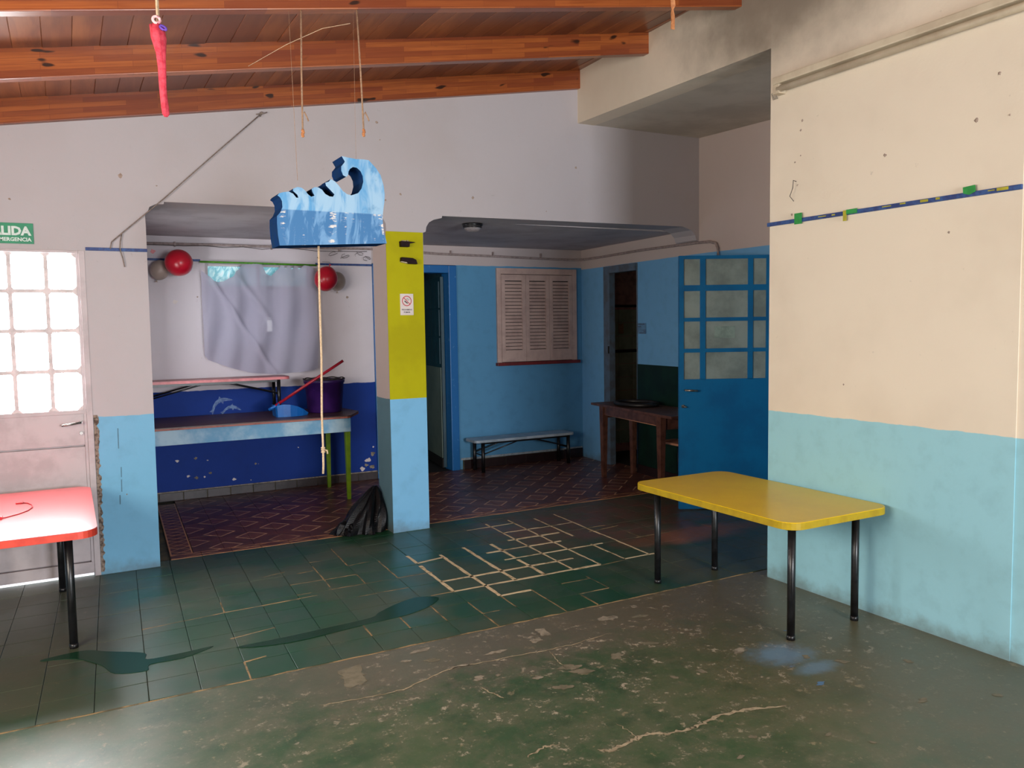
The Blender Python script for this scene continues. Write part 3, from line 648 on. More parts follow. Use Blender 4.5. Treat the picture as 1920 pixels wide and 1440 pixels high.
for a, b in zip(cols[:-1], cols[1:]):
    for c, d in zip(rows[:-1], rows[1:]):
        MB().box(a+.005, b-.005, YA+.018, YA+.024, c+.005, d-.005).build('pane', M_pane, d1)
h = MB().tube([(.062, YA+.004, .985), (.062, YA-.03, .985)], .008).tube([(.064, YA-.03, .985), (-.02, YA-.034, .975), (-.045, YA-.033, .972)], .008, 10).build('door_handle', M_steel, d1)
MB().tube([(.06, YA+.012, .915), (.06, YA-.006, .915)], .010, 12).build('lock_cylinder', M_steel, d1)
MB().box(-.60, .09, YA+.010, YA+.03, .004, .014).build('daylight_gap', M_gap, d1)
# rough plaster edge beside the door frame
rnd = random.Random(3); m = MB(); L = []; R_ = []
for i in range(60):
    z = .02+i*.017; L.append((.131, YA-.004, z)); R_.append((.150+rnd.uniform(-.006, .012), YA-.002, z))
vs = L+R_; m.add(vs, [(i, 60+i, 61+i, i+1) for i in range(59)])
m.build('plaster_edge', simple('rough_plaster_edge', (150, 134, 122), .9, (84, 70, 62), 60, bs=1.0), aw)
# floor-level grime where the stub wall meets the floor, moulding line strips
def strip(name, x0, x1, y, z0, z1, mat, th=.010): return struct(MB().box(x0, x1, y-th, y, z0, z1).build(name, mat, bevel=.002))
strip('trim_1', .136, .487, YA, 2.048, 2.068, M_navy)
t2 = struct(MB().box(.46, 1.11, F-.010, F, 2.165, 2.185).box(2.165, 2.735, F-.010, F, 2.155, 2.175).build('trim_2', M_navy, bevel=.002))
t3 = struct(MB().box(3.655, 3.668, 2.085, 3.545, 2.100, 2.122).build('trim_3', M_navy, bevel=.002))
MB().box(3.650, 3.655, 3.285, 3.335, 2.090, 2.150).build('green_tape', M_green, t3)
MB().box(3.650, 3.655, 2.985, 3.005, 2.07, 2.125).build('yellow_tape', M_yelbit, t3)
MB().box(3.650, 3.655, 2.92, 2.985, 2.103, 2.127).build('green_tape', M_green, t3)
MB().add([(3.652, 2.345, 2.118), (3.652, 2.315, 2.108), (3.652, 2.285, 2.120), (3.652, 2.288, 2.150), (3.652, 2.347, 2.146)], [(0, 1, 2, 3, 4)]).build('green_tape', M_green, t3)
for y, w in ((3.12, .05), (3.06, .02), (2.72, .05), (2.64, .03), (2.52, .04), (2.46, .02), (2.2, .03), (2.14, .05)):
    MB().box(3.652, 3.655, y, y+w, 2.106+random.uniform(0, .006), 2.114+random.uniform(0, .006)).build('paint_fleck', M_yelbit, t3)
# batten light on the right wall
bt = thing('batten_light', 'long cream painted metal batten fixed high on the right wall', 'light fitting', (3.668, 2.6, 2.88))
MB().box(3.60, 3.668, .6, 3.46, 2.885, 2.925).build('housing', M_tube, bt, bevel=.006)
MB().tube([(3.625, .62, 2.860), (3.625, 3.44, 2.860)], .018, 12).build('tube_cover', M_tube, bt)
MB().box(3.61, 3.668, 3.42, 3.468, 2.835, 2.90).build('end_cap', M_tube, bt, bevel=.004)
m = MB()
for a in range(5): m.tube([(3.655, 3.46+.01*a, 2.865), (3.64+.004*a, 3.47+.012*a, 2.84+.02*random.random()), (3.66, 3.475+.008*a, 2.82)], .0015, 5)
m.build('frayed_wire', M_wire, bt)
# nail marks and plaster chips on walls
def chip(x, y, z, r, parent, ax, seed):
    rnd = random.Random(seed); n = 9; P = [(math.cos(2*PI*k/n)*r*rnd.uniform(.5, 1.2), math.sin(2*PI*k/n)*r*rnd.uniform(.5, 1.2)) for k in range(n)]
    vs = [((x, y+a, z+b) if ax == 0 else (x+a, y, z+b)) for a, b in P]+[((x-.003, y, z) if ax == 0 else (x, y-.003, z))]
    MB().add(vs, [(i, (i+1) % n, n) for i in range(n)]).build('plaster_chip', M_mark, parent)
WR = bpy.data.objects['wall_right']
for i, (y, z, r) in enumerate([(3.35, 2.44, .006), (3.30, 2.66, .009), (3.31, 2.61, .007), (3.31, 2.47, .005), (3.33, 2.31, .006), (2.77, 2.37, .010), (2.30, 2.44, .012), (2.15, 2.43, .006), (3.37, 2.15, .01), (2.42, 1.95, .008), (3.0, 1.2, .006), (2.2, 2.62, .009)]): chip(3.6675, y, z, r, WR, 0, i)
for i, (x, z, r) in enumerate([(.352, 2.52, .016), (-.25, 2.34, .008), (.56, 2.47, .006), (2.05, 3.02, .012), (2.07, 2.90, .005), (3.76, 2.83, .012), (2.81, 2.53, .012), (2.22, 2.52, .010), (2.10, 2.47, .009), (3.47, 2.46, .005), (.30, .5, .005)]): chip(x, YA-.0005, z, r, aw, 1, 50+i)
MB().tube([(3.662, 3.335, 2.33), (3.64, 3.335, 2.335), (3.63, 3.33, 2.29), (3.64, 3.36, 2.25), (3.65, 3.34, 2.22)], .0022, 6).build('hook_wire', M_wire, WR)

for x, z0, z1 in ((.262, .80, .93), (.268, .52, .60), (.255, .44, .50), (.270, .615, .68)):
    MB().add([(x, YA-.0006, z0), (x+.006, YA-.0006, z0), (x+.008, YA-.0006, z1), (x+.001, YA-.0006, z1)], [(0, 1, 2, 3)]).build('scrape_mark', simple('blue_grey_scrape', (92, 134, 158), .8), aw)
WF = bpy.data.objects['wall_far_left']
for i, (x, z, r_, mt) in enumerate([(.885, 1.80, .022, M_paper), (1.075, 1.845, .008, M_mark), (2.475, 1.845, .014, M_mark), (2.2, 2.23, .014, M_dark), (.72, 2.245, .022, M_pink_e)]):
    MB().prismY([(x+math.cos(k*2*PI/9)*r_*(1+.3*math.sin(3*k)), z+math.sin(k*2*PI/9)*r_*(.8+.3*math.cos(2*k))) for k in range(9)], F-.003, F-.0005).build('wall_mark', mt, WF)

# ------------------------------------------------------------------ emergency exit sign, no-smoking sign
sg = thing('exit_sign', 'green emergency exit sign reading SALIDA above the glazed metal door', 'sign', (-.34, YA, 2.14))
MB().box(-.46, -.137, YA-.006, YA-.001, 2.078, 2.200).build('sign_plate', M_signgreen, sg, bevel=.002)
text_mesh('lettering', 'SALIDA', .070, M_signtext, facing_front(-.153, YA-.0066, 2.130), sg, 'RIGHT', .0032)
text_mesh('small_lettering', 'DE EMERGENCIA', .030, M_signtext, facing_front(-.150, YA-.0066, 2.093), sg, 'RIGHT', .0010)
ns = thing('no_smoking_sign', 'small white no smoking sign on the lime pillar', 'sign', (2.243, YA-.006, 1.71))
MB().box(2.191, 2.295, YA-.011, YA-.0065, 1.632, 1.790).build('sign_plate', M_paper, ns)
cx, cz, y = 2.243, 1.737, YA-.0115
def ring(cx, cz, y, r0, r1, n=40, a0=0, a1=2*PI):
    vs = []; 
    for k in range(n+1):
        a = a0+(a1-a0)*k/n; vs += [(cx+r0*math.cos(a), y, cz+r0*math.sin(a)), (cx+r1*math.cos(a), y, cz+r1*math.sin(a))]
    return MB().add(vs, [(2*k, 2*k+1, 2*k+3, 2*k+2) for k in range(n)])
rg = ring(cx, cz, y, .032, .038)
d = Vector((1, -1)).normalized(); nn = Vector((1, 1)).normalized()*.0028
rg.add([(cx-d.x*.034+s*nn.x, y-.0004, cz-d.y*.034+s*nn.y) for s in (-1, 1)]+[(cx+d.x*.034+s*nn.x, y-.0004, cz+d.y*.034+s*nn.y) for s in (1, -1)], [(0, 1, 2, 3)])
rg.build('prohibition_ring', M_signred, ns)
cg = MB()
for (a, b, c, e, w) in ((-.018, .0, .006, -.018, .004), (-.004, .012, .010, .018, .0015), (.006, .006, .020, .010, .0015)):
    dd = Vector((c-a, e-b)); L = dd.length; dd /= L; q = Vector((-dd.y, dd.x))*w
    cg.add([(cx+a-q.x, y, cz+b-q.y), (cx+c-q.x, y, cz+e-q.y), (cx+c+q.x, y, cz+e+q.y), (cx+a+q.x, y, cz+b+q.y)], [(0, 1, 2, 3)])
cg.build('cigarette_symbol', M_signblk, ns)
text_mesh('lettering', 'PROHIBIDO', .0155, M_signblk, facing_front(cx, y, 1.667), ns, 'CENTER', .0002)
text_mesh('lettering', 'FUMAR', .0155, M_signblk, facing_front(cx, y, 1.648), ns, 'CENTER', .0002)
# dark brackets on the pillar
def bracket(z, label, prof, g):
    o = thing('wall_bracket', label, 'bracket', (2.25, YA, z), None)
    MB().prismY(prof, YA-.05, YA-.006).build('bracket_body', M_bracket, o, bevel=.002)
    return o
b1 = bracket(2.155, 'dark brown bracket with crumbs on top, upper one on the lime pillar', [(2.197, 2.133), (2.262, 2.133), (2.264, 2.158), (2.305, 2.166), (2.305, 2.170), (2.262, 2.172), (2.195, 2.174)], None)
m = MB(); rnd = random.Random(5)
for k in range(9): m.lathe([(0.001, -.004), (.007, 0), (.006, .004), (.001, .007)], (2.215+k*.006, YA-.025+rnd.uniform(-.01, .01), 2.176), 6)
m.build('plaster_crumbs', M_crumb, b1)
b2 = bracket(2.04, 'dark brown slanted bracket, lower one on the lime pillar', [(2.252, 2.010), (2.322, 2.008), (2.312, 2.040), (2.285, 2.052), (2.20, 2.057), (2.197, 2.028), (2.24, 2.022)], None)
MB().prismY([(2.198, 2.022), (2.25, 2.012), (2.25, 2.020), (2.20, 2.030)], YA-.035, YA-.006).build('plaster_edge', M_crumb, b2)

# ------------------------------------------------------------------ annex left: window, curtain, rod
w1 = thing('window_1', '', '', (1.635, F, 1.37)); del w1['label']; del w1['category']; struct(w1)
MB().box(1.15, 1.18, F+.05, F+.10, 1.375, 2.15).box(2.09, 2.12, F+.05, F+.10, 1.375, 2.15).box(1.18, 2.09, F+.05, F+.10, 2.13, 2.15).box(1.18, 2.09, F+.05, F+.10, 1.375, 1.405).box(1.18, 2.09, F+.05, F+.10, 1.925, 1.95).box(1.62, 1.645, F+.05, F+.10, 1.405, 2.13).build('window_frame', M_metalgrey, w1, bevel=.003)
def mk_cyan():
    t = NT('cyan_backlit_film'); f = t.ramp(t.noise(1, 4, .6, t.scale(t.geo, (9, 1, 5)), 2.5), .42, .66)
    c = t.mix(f, lin((112, 182, 194)), lin((206, 236, 240)))
    t.fin(c, .4); t.L(c, t.b.inputs['Emission Color']); t.b.inputs['Emission Strength'].default_value = .42; return t.m
M_cyan = mk_cyan()
for a, b in ((1.18, 1.62), (1.645, 2.09)): MB().box(a, b, F+.07, F+.076, 1.95, 2.13).build('upper_pane', M_cyan, w1)
M_dullpane = emit('dim_lit_pane', (140, 140, 158), .42)
for a, b in ((1.18, 1.62), (1.645, 2.09)): MB().box(a, b, F+.07, F+.076, 1.405, 1.925).build('lower_pane', M_dullpane, w1)
MB().box(1.70, 1.745, F+.062, F+.068, 1.52, 1.63).box(1.685, 1.745, F+.062, F+.068, 1.645, 1.652).build('daylight_gap', M_gap, w1)
# curtain: grid of points with sagging top edge
cu_top = [(1.105, 2.085), (1.14, 2.05), (1.18, 2.02), (1.21, 1.990), (1.25, 1.978), (1.30, 1.985), (1.34, 2.01), (1.38, 2.03), (1.41, 2.08), (1.44, 2.10), (1.47, 2.145), (1.53, 2.15), (1.60, 2.15), (1.645, 2.145), (1.68, 2.06), (1.73, 2.04), (1.78, 2.09), (1.83, 2.148), (1.86, 2.11), (1.895, 2.148), (1.925, 2.10), (1.96, 2.148), (2.0, 2.105), (2.04, 2.148), (2.09, 2.14), (2.125, 2.12), (2.15, 2.06)]
cu_bot = [(1.105, 1.31), (1.14, 1.27), (1.35, 1.19), (1.55, 1.135), (1.75, 1.115), (1.98, 1.125), (2.11, 1.14), (2.15, 1.16)]
def interp(T, x):
    for (a, b), (c, d) in zip(T[:-1], T[1:]):
        if a <= x <= c: return b+(d-b)*(x-a)/(c-a)
    return T[-1][1]
NX, NZ = 120, 40; vs = []; fs = []
for i in range(NX+1):
    x = 1.105+(2.15-1.105)*i/NX
    zt, zb = interp(cu_top, x), interp(cu_bot, x)
    for j in range(NZ+1):
        v = j/NZ; z = zt+(zb-zt)*v
        f1 = .018*math.sin(26*x+1.4*math.sin(3*z)+2.2*v); f2 = .012*math.sin(11*x-9*z)*math.sin(PI*v)
        dr = -.028*math.exp(-((z-(2.32-.50*abs(x-1.45)-(x-1.1)*.9))/.05)**2)*min(1, max(0, (1.80-x)/.25))   # diagonal drape folds
        dr2 = -.022*math.exp(-((z-(2.12-1.55*(x-1.12)))/.035)**2)
        xx = x-.03*v*math.sin(PI*(x-1.105)/1.045)
        vs.append((xx, F-.055+f1+f2*1.2+dr+dr2, z))
for i in range(NX):
    for j in range(NZ): a = i*(NZ+1)+j; fs.append((a, a+NZ+1, a+NZ+2, a+1))
m = MB(); m.add(vs, fs, 0, True); ct = m.build('curtain', M_curtain, fixn=False)
tag(ct, 'sheer grey voile curtain sagging over the annex window', 'curtain')
tag(MB().tube([(1.10, F-.045, 2.160), (1.6, F-.050, 2.156), (2.165, F-.045, 2.150)], .009, 10).build('curtain_rod', M_greenrod), 'thin lime green curtain rod above the voile curtain', 'curtain rod')
# conduits and loose wires high on the far wall
cd = thing('wall_conduit', 'painted conduit running high along the annex walls to the blue glazed door', 'pipe', (2.7, F-.01, 2.3))
pts = [(.46, F-.016, 2.312), (1.2, F-.016, 2.318), (2.0, F-.016, 2.318), (2.74, F-.018, 2.326), (3.46, F-.018, 2.297), (4.2, F-.018, 2.288), (4.9, F-.018, 2.274), (5.12, F-.02, 2.272), (5.20, F-.10, 2.272), (xw(7.5)-.02, 7.5, 2.272), (xw(6.7)-.02, 6.7, 2.276), (xw(6.1)-.02, 6.1, 2.268), (xw(5.8)-.02, 5.75, 2.262), (5.06, 5.58, 2.256), (5.055, 5.50, 2.235), (5.055, 5.475, 2.19), (5.055, 5.47, 2.12)]
MB().tube(pts, .012, 10).build('conduit', M_pipe, cd)
for x in (.9, 1.75, 2.4, 3.6, 4.1, 4.7): MB().box(x-.006, x+.006, F-.034, F, 2.29, 2.335).build('clip', M_pipe, cd)
rnd = random.Random(11); m = MB()
P = [(.47+i*.17, F-.03-rnd.uniform(0, .01), 2.300+rnd.uniform(-.012, .010)) for i in range(14)]; m.tube(P, .0028, 6)
wo = m.build('loose_cable', M_wire); tag(wo, 'thin dark cable sagging along the conduit in the left annex', 'cable')
wg = thing('wire_tangle', 'tangle of thin wires above the right-hand balloon pair', 'wire', (2.5, F-.04, 2.28))
for (x, z) in ((2.33, 2.29), (2.45, 2.27), (2.6, 2.30), (2.68, 2.26)):
    MB().tube([(x+.03*math.sin(k*.9+x*9)*(1+k*.1), F-.04-.01*math.cos(k), z-.020+.018*math.cos(k*1.1+x*5)-.002*k) for k in range(9)], .0022, 5).build('wire', M_wire, wg)

# balloons
def balloon(x, y, z, r, mat, label, knot=(0, 0, -1), sq=1.12):
    o = thing('balloon', label, 'balloon', (x, y, z), 'balloons pinned beside the annex window')
    k = Vector(knot).normalized(); m = MB(); n = 28; prof = []
    for i in range(15):
        a = PI*i/14; rr = r*math.sin(a); h = -r*math.cos(a)*sq
        if h > 0: h *= 1.0
        else: rr *= (1-.10*(-h/(r*sq))**2); 
        prof.append((max(rr, .0008), h))
    m.lathe([(a, b) for a, b in prof], (0, 0, 0), n)
    m.lathe([(.011, -r*sq-.020), (.004, -r*sq-.008), (.006, -r*sq+.004)], (0, 0, 0), 10)
    q = Vector((0, 0, -1)).rotation_difference(k).to_matrix().to_4x4()
    m.v = [tuple((q @ Vector(v))+Vector((x, y, z))) for v in m.v]
    m.build('latex_body', mat, o)
    e = Vector((x, y, z))+k*(r*sq+.015)
    MB().tube([e, e+Vector((.01, .03, .03)), Vector((e.x, F-.004, e.z+.05))], .0015, 5).build('tie_string', M_wire, o)
    return o
balloon(.760, 7.84, 2.075, .080, M_balw, 'pale grey balloon behind the red one, left of the curtain', (-.3, .2, -1))
balloon(.896, 7.66, 2.130, .116, M_balr, 'round red balloon left of the curtained window', (-.6, .9, .3), 1.03)
balloon(2.345, 7.835, 1.995, .085, M_balw, 'pale grey balloon behind the red one, right of the curtain', (.1, .3, -1))
balloon(2.190, 7.66, 2.010, .108, M_balr, 'pear-shaped red balloon right of the curtain', (.35, .1, 1), 1.12)

# ------------------------------------------------------------------ furniture helpers
def school_table(x0, x1, y0, y1, z, th, r, legs, mt, me_, label, cat='table', lr=.019, name='school_table'):
    o = thing(name, label, cat, ((x0+x1)/2, (y0+y1)/2, 0))
    MB().prism(rrect(x0, x1, y0, y1, r), z-.006, z).build('tabletop', mt, o)
    MB().prism(rrect(x0-.001, x1+.001, y0-.001, y1+.001, r), z-th, z-.003, smooth=False).build('edge_band', me_, o)
    xs = sorted({l[0] for l in legs}); ys = sorted({l[1] for l in legs})
    MB().box(xs[0], xs[-1], ys[0]-.010, ys[0]+.010, z-th-.028, z-th).box(xs[0], xs[-1], ys[-1]-.010, ys[-1]+.010, z-th-.028, z-th).box(xs[0]-.010, xs[0]+.010, ys[0], ys[-1], z-th-.028, z-th).box(xs[-1]-.010, xs[-1]+.010, ys[0], ys[-1], z-th-.028, z-th).build('under_frame', M_black, o)
    for (x, y) in legs:
        l = MB().tube([(x, y, .022), (x, y, z-th)], lr, 16).build('leg', M_black, o)
        MB().tube([(x, y, 0), (x, y, .024)], lr*1.08, 16).build('foot_cap', M_black, l).location = (0, 0, 0)
    return o
school_table(2.93, 3.645, 2.675, 3.90, .60, .036, .085, [(3.03, 2.765), (3.51, 2.785), (3.03, 3.785), (3.50, 3.81)], M_yel, M_yel_e, 'low yellow laminate table with four black tubular legs beside the right wall')
school_table(-.625, .092, 4.345, 5.625, .60, .036, .085, [(-.035, 4.475), (-.50, 4.475), (-.085, 5.50), (-.50, 5.50)], M_red, M_red_e, 'low red laminate table with black legs in front of the glazed metal door')
# red cable on the red table
cb = thing('red_cable', 'short red cable with two plugs lying on the red table', 'cable', (-.3, 5.0, .60))
P = []
for k in range(16):
    t = k/15; P.append((-.50+.52*t-.27*max(0, t-.72)*1.2, 4.80+.05*t+.40*t*t*(1 if t < .8 else 1), .6035))
CP = [(-.62, 4.86), (-.50, 4.87), (-.40, 4.865), (-.315, 4.875), (-.26, 4.93), (-.22, 5.0), (-.20, 5.08), (-.205, 5.16), (-.225, 5.22), (-.255, 5.255)]
MB().tube([(x, y, .6035) for x, y in CP], .0030, 8).build('cord', M_cableRed, cb)
MB().box(-.375, -.325, 4.852, 4.888, .6002, .614).build('plug', M_cableRed, cb, bevel=.003)
MB().box(-.285, -.25, 5.235, 5.275, .6002, .610).build('plug', M_cableRed, cb, bevel=.003)

# long painted table in the left annex
lt = thing('long_table', 'long brown-topped table with worn blue apron and lime legs against the dark blue wall', 'table', (1.4, 7.5, 0))
tp = [(.47, 7.045), (2.17, 7.045), (2.20, 7.06), (2.37, 7.36), (2.385, 7.40), (2.375, 7.46), (2.32, 7.90), (.47, 7.90)]
MB().prism(tp, .742, .765).build('tabletop', [M_brown], lt)
MB().prism([(x, y-.0015 if y < 7.2 else y) for x, y in tp], .744, .756, smooth=False).build('edge_band', simple('worn_orange_edge', (176, 100, 84), .5, (140, 70, 60), 12), lt)
MB().box(.50, 2.205, 7.075, 7.10, .618, .742).build('apron', M_apron, lt, bevel=.002)
MB().box(2.185, 2.21, 7.10, 7.84, .625, .742).build('side_apron', simple('dull_blue_apron', (44, 92, 110), .5), lt)
for x, y in ((2.185, 7.125), (2.185, 7.76), (.56, 7.125), (.56, 7.76)):
    a, b = .024, .015
    MB().hexa([(x-b, y-b, 0), (x+b, y-b, 0), (x+b, y+b, 0), (x-b, y+b, 0)], [(x-a, y-a, .625), (x+a, y-a, .625), (x+a, y+a, .625), (x-a, y+a, .625)]).build('leg', M_limeleg, lt, bevel=.002)
# bench standing on the table
def bench(x0, x1, y0, y1, zb, zt, top, edge, label, legx, lr=.017, th=.026, brace_up=.02, brace_lo=.16):
    o = thing('bench', label, 'bench', ((x0+x1)/2, (y0+y1)/2, zb))
    MB().prism(rrect(x0, x1, y0, y1, .05), zt-.006, zt).build('seat', top, o)
    MB().prism(rrect(x0-.001, x1+.001, y0-.001, y1+.001, .05), zt-th, zt-.004).build('edge_band', edge, o)
    ya, yb = y0+.035, y1-.035
    MB().box(legx[0], legx[1], ya-.008, ya+.008, zt-th-.022, zt-th).box(legx[0], legx[1], yb-.008, yb+.008, zt-th-.022, zt-th).build('seat_rail', M_black, o)
    for x in legx:
        for y in (ya, yb): MB().tube([(x, y, zb), (x, y, zt-th)], lr, 12).build('leg', M_black, o)
        MB().tube([(x, ya, zb+(zt-zb)*.52), (x, yb, zb+(zt-zb)*.52)], .007, 8).build('cross_rail', M_black, o)
    mx = (legx[0]+legx[1])/2; hz = zt-th-.018
    for y in (ya, yb):
        for x, s in ((legx[0], 1), (legx[1], -1)):
            MB().tube([(x, y, zb+(zt-zb)*.55), (mx-s*.12, y, hz), (mx, y, hz)], .007, 8).build('brace', M_black, o)
    return o
bench(.50, 1.80, 7.565, 7.845, .765, 1.108, M_pink, M_pink_e, 'pink-topped bench with black legs standing on the long table', (.60, 1.70))
bench(3.70, 4.93, 7.60, 7.875, 0, .345, M_benchtop, M_benchtop, 'low pale grey bench with black legs below the shuttered window', (3.80, 4.86), lr=.020)

# dustpan
dp = thing('dustpan', 'bright blue dustpan with long red handle on the long table', 'dustpan', (1.70, 7.35, .765))
m = MB()
# scoop: back box and tapering side wings, mouth towards +x
b0 = [(1.602, 7.30), (1.612, 7.272), (1.66, 7.262), (1.72, 7.262), (1.78, 7.270), (1.835, 7.288), (1.885, 7.33), (1.895, 7.38), (1.84, 7.46), (1.70, 7.50), (1.612, 7.49)]
hz = [.098, .104, .112, .106, .088, .058, .020, .010, .010, .060, .098]
n = len(b0); th = .006
inn = [(x+(1.71-x)*.07, y+(7.38-y)*.09) for x, y in b0]
vs = [(x, y, .766) for x, y in b0]+[(x*1.0+(x-1.71)*.06, y, .766+h) for (x, y), h in zip(b0, hz)]+[(x+(x-1.71)*.04, y, .766+h) for (x, y), h in zip(inn, hz)]+[(x, y, .772) for x, y in inn]
fs = [list(range(n-1, -1, -1)), [3*n+i for i in range(n)]]
for i in range(n):
    j = (i+1) % n; fs += [(i, j, n+j, n+i), (n+i, n+j, 2*n+j, 2*n+i), (2*n+i, 2*n+j, 3*n+j, 3*n+i)]
m.add(vs, fs).build('pan', M_dust, dp)
MB().tube([(1.545, 7.325, .832), (1.575, 7.315, .850), (1.632, 7.30, .885)], .013, 10, r2=.015).build('handle_socket', M_dust, dp)
MB().tube([(1.60, 7.305, .868), (1.90, 7.255, 1.062), (2.192, 7.205, 1.248)], .0125, 12).build('handle', M_stick, dp)
# bucket
bk = thing('bucket', 'dark purple plastic bucket full of rubbish on the long table', 'bucket', (2.10, 7.52, .765))
MB().lathe([(.001, 0), (.150, 0), (.156, .01), (.178, .27), (.186, .272), (.190, .30), (.182, .302), (.172, .27), (.17, .24)], (2.10, 7.52, .766), 40).build('bucket_body', M_bucket, bk)
m = MB(); rnd = random.Random(2); prof = []
NN = 26; vs = []; fs = []
for i in range(NN):
    for j in range(NN):
        a = (i/(NN-1)-.5)*2; b = (j/(NN-1)-.5)*2; rr = max(abs(a), abs(b)); k_ = (rr/ max(1e-6, math.hypot(a, b))) if rr else 1
        x = a*k_*.18; y_ = b*k_*.18
        vs.append((2.10+x, 7.52+y_, 1.052+rnd.uniform(0, .022)*(1-rr**4)+.006*math.sin(i)))
for i in range(NN-1):
    for j in range(NN-1): a = i*NN+j; fs.append((a, a+NN, a+NN+1, a+1))
m.add(vs, fs).build('rubbish', M_soot, bk)
MB().tube([(2.10+.187*math.cos(a), 7.52+.187*math.sin(a), 1.075+.004*math.sin(a*9)) for a in [k*2*PI/48 for k in range(49)]], .006, 6, cap=False).build('rim_bag_edge', M_soot, bk)
# dolphins decal (two pale dolphins painted on the blue wall)
def dolphin(cx, cz, s, flip, ang):
    P = [(-1, -.10), (-.78, .12), (-.45, .34), (-.12, .46), (-.05, .66), (.08, .46), (.40, .36), (.70, .12), (.98, -.22), (1.22, -.30), (1.05, -.42), (1.08, -.66), (.90, -.44), (.62, -.10), (.30, .08), (.0, .12), (-.10, -.12), (-.22, .10), (-.55, .02), (-.80, -.08)]
    ca, sa = math.cos(ang), math.sin(ang); Q = []
    for x, z in P:
        x = -x if flip else x; Q.append((cx+s*(x*ca-z*sa), cz+s*(x*sa+z*ca)))
    if flip: Q = Q[::-1]
    return MB().prismY(Q, F-.0025, F-.0005)
tag(dolphin(1.245, .862, .105, True, .35).build('dolphin_painting', M_dolph), 'faded pale blue leaping dolphin, upper of two on the dark blue wall', 'wall painting')
tag(dolphin(1.335, .800, .085, True, -.05).build('dolphin_painting', M_dolph), 'faded pale blue dolphin, lower right of two on the dark blue wall', 'wall painting')
# chips in the blue paint
for i, (x, z, r) in enumerate([(.84, .36, .016), (1.0, .37, .016), (.93, .21, .016), (1.0, .19, .018), (1.07, .19, .012), (1.12, .22, .014), (1.33, .14, .018), (1.53, .27, .014), (1.94, .39, .009), (2.44, .34, .010), (2.64, .20, .032), (2.69, .26, .028), (2.58, .115, .03), (2.68, .13, .03), (2.70, .33, .012), (2.62, .15, .02)]):
    rnd = random.Random(i); n = 11; P = [(x+math.cos(2*PI*k/n)*r*rnd.uniform(.5, 1.3), z+math.sin(2*PI*k/n)*r*.8*rnd.uniform(.4, 1.2)) for k in range(n)]
    MB().prismY(P, F-.0012, F-.0002).build('paint_chip', M_pale if i % 2 else M_paper, bpy.data.objects['wall_far_left'])

# trash bag
def bagmesh():
    m = MB(); NU, NV = 40, 22; vs = []; fs = []
    for j in range(NV+1):
        v = j/NV
        for i in range(NU):
            a = 2*PI*i/NU
            rx = .125*(1-v)**.75+.030*math.sin(PI*v)+.012; ry = .135*(1-v)**.8+.02*math.sin(PI*v)+.012
            fold = 1+.13*math.sin(7*a+3*v)+.09*math.sin(13*a-5*v+1)+.04*math.sin(23*a)
            cx = 1.935+.105*v**1.3; cy = 5.93+.05*v
            lob = max(0, math.cos(a-PI*1.03))**3*.13*(1-v)**3.2
            x = cx+(rx*fold+lob)*math.cos(a); x = min(x, 2.088-.004*abs(math.sin(9*a)))
            vs.append((x, cy+ry*fold*math.sin(a), .004+.325*v+.010*math.sin(6*a)*v*(1-v)*4))
    for j in range(NV):
        for i in range(NU): a = j*NU+i; b = j*NU+(i+1) % NU; fs.append((a, b, b+NU, a+NU))
    fs.append(list(range(NU-1, -1, -1))); fs.append([NV*NU+i for i in range(NU)])
    m.add(vs, fs, 0, False); return m
bg_ = thing('trash_bag', 'crumpled black plastic bag slumped against the pillar foot', 'bag', (1.93, 5.93, 0))
bagmesh().build('bag_body', M_bag, bg_)
m = MB(); NU = 30; vs = [(1.80, 5.92, .085)]; rings_ = [(.03, .09), (.06, .075), (.085, .045), (.098, .015), (.095, .002)]
for rr, z in rings_:
    for i in range(NU):
        a = 2*PI*i/NU; f = 1+.16*math.sin(5*a+rr*40)+.1*math.sin(11*a)
        vs.append((1.80+rr*f*math.cos(a), 5.92+rr*f*.95*math.sin(a), z*(1+.12*math.sin(4*a))+.001))
fs = [(0, 1+i, 1+(i+1) % NU) for i in range(NU)]
for q in range(4):
    for i in range(NU): a = 1+q*NU+i; b = 1+q*NU+(i+1) % NU; fs.append((a, a+NU, b+NU, b))
m.add(vs, fs).build('bag_skirt', M_bag, bg_)

# ------------------------------------------------------------------ annex right: door_2, shutter window, doorway
d2 = thing('door_2', '', '', (3.2, F, 0)); del d2['label']; del d2['category']; struct(d2)
MB().box(2.735, 2.80, F-.03, F+.16, 0, 2.18).box(3.565, 3.655, F-.03, F+.16, 0, 2.18).box(2.80, 3.565, F-.03, F+.16, 2.10, 2.18).build('door_frame', M_frameblue, d2, bevel=.006)
hp = (3.56, F+.10); L2 = Vector((3.58-3.56, 8.85-8.03)).normalized()
lf = MB(); dd = (.16, .987)
lf.obox(hp, dd, (0, .035), 2.07, 0, .76, 0.02); lfo = lf.build('door_leaf', M_teal, d2, bevel=.003)
def lfchild(m, name, mat): o = m.build(name, mat, d2); return o
lfchild(MB().obox(hp, dd, (.035, .042), 1.10, .03, .73, .12), 'lower_panel', M_leafgrey)
lfchild(MB().obox(hp, dd, (.035, .050), .115, .0, .76, .02), 'kick_rail', M_dark)
for k in range(4):
    a = .05+k*.175
    for r_ in range(3): lfchild(MB().obox(hp, dd, (.035, .045), 1.42+r_*.30+.0, a, a+.155, 1.14+r_*.30), 'leaf_panel', M_teal)
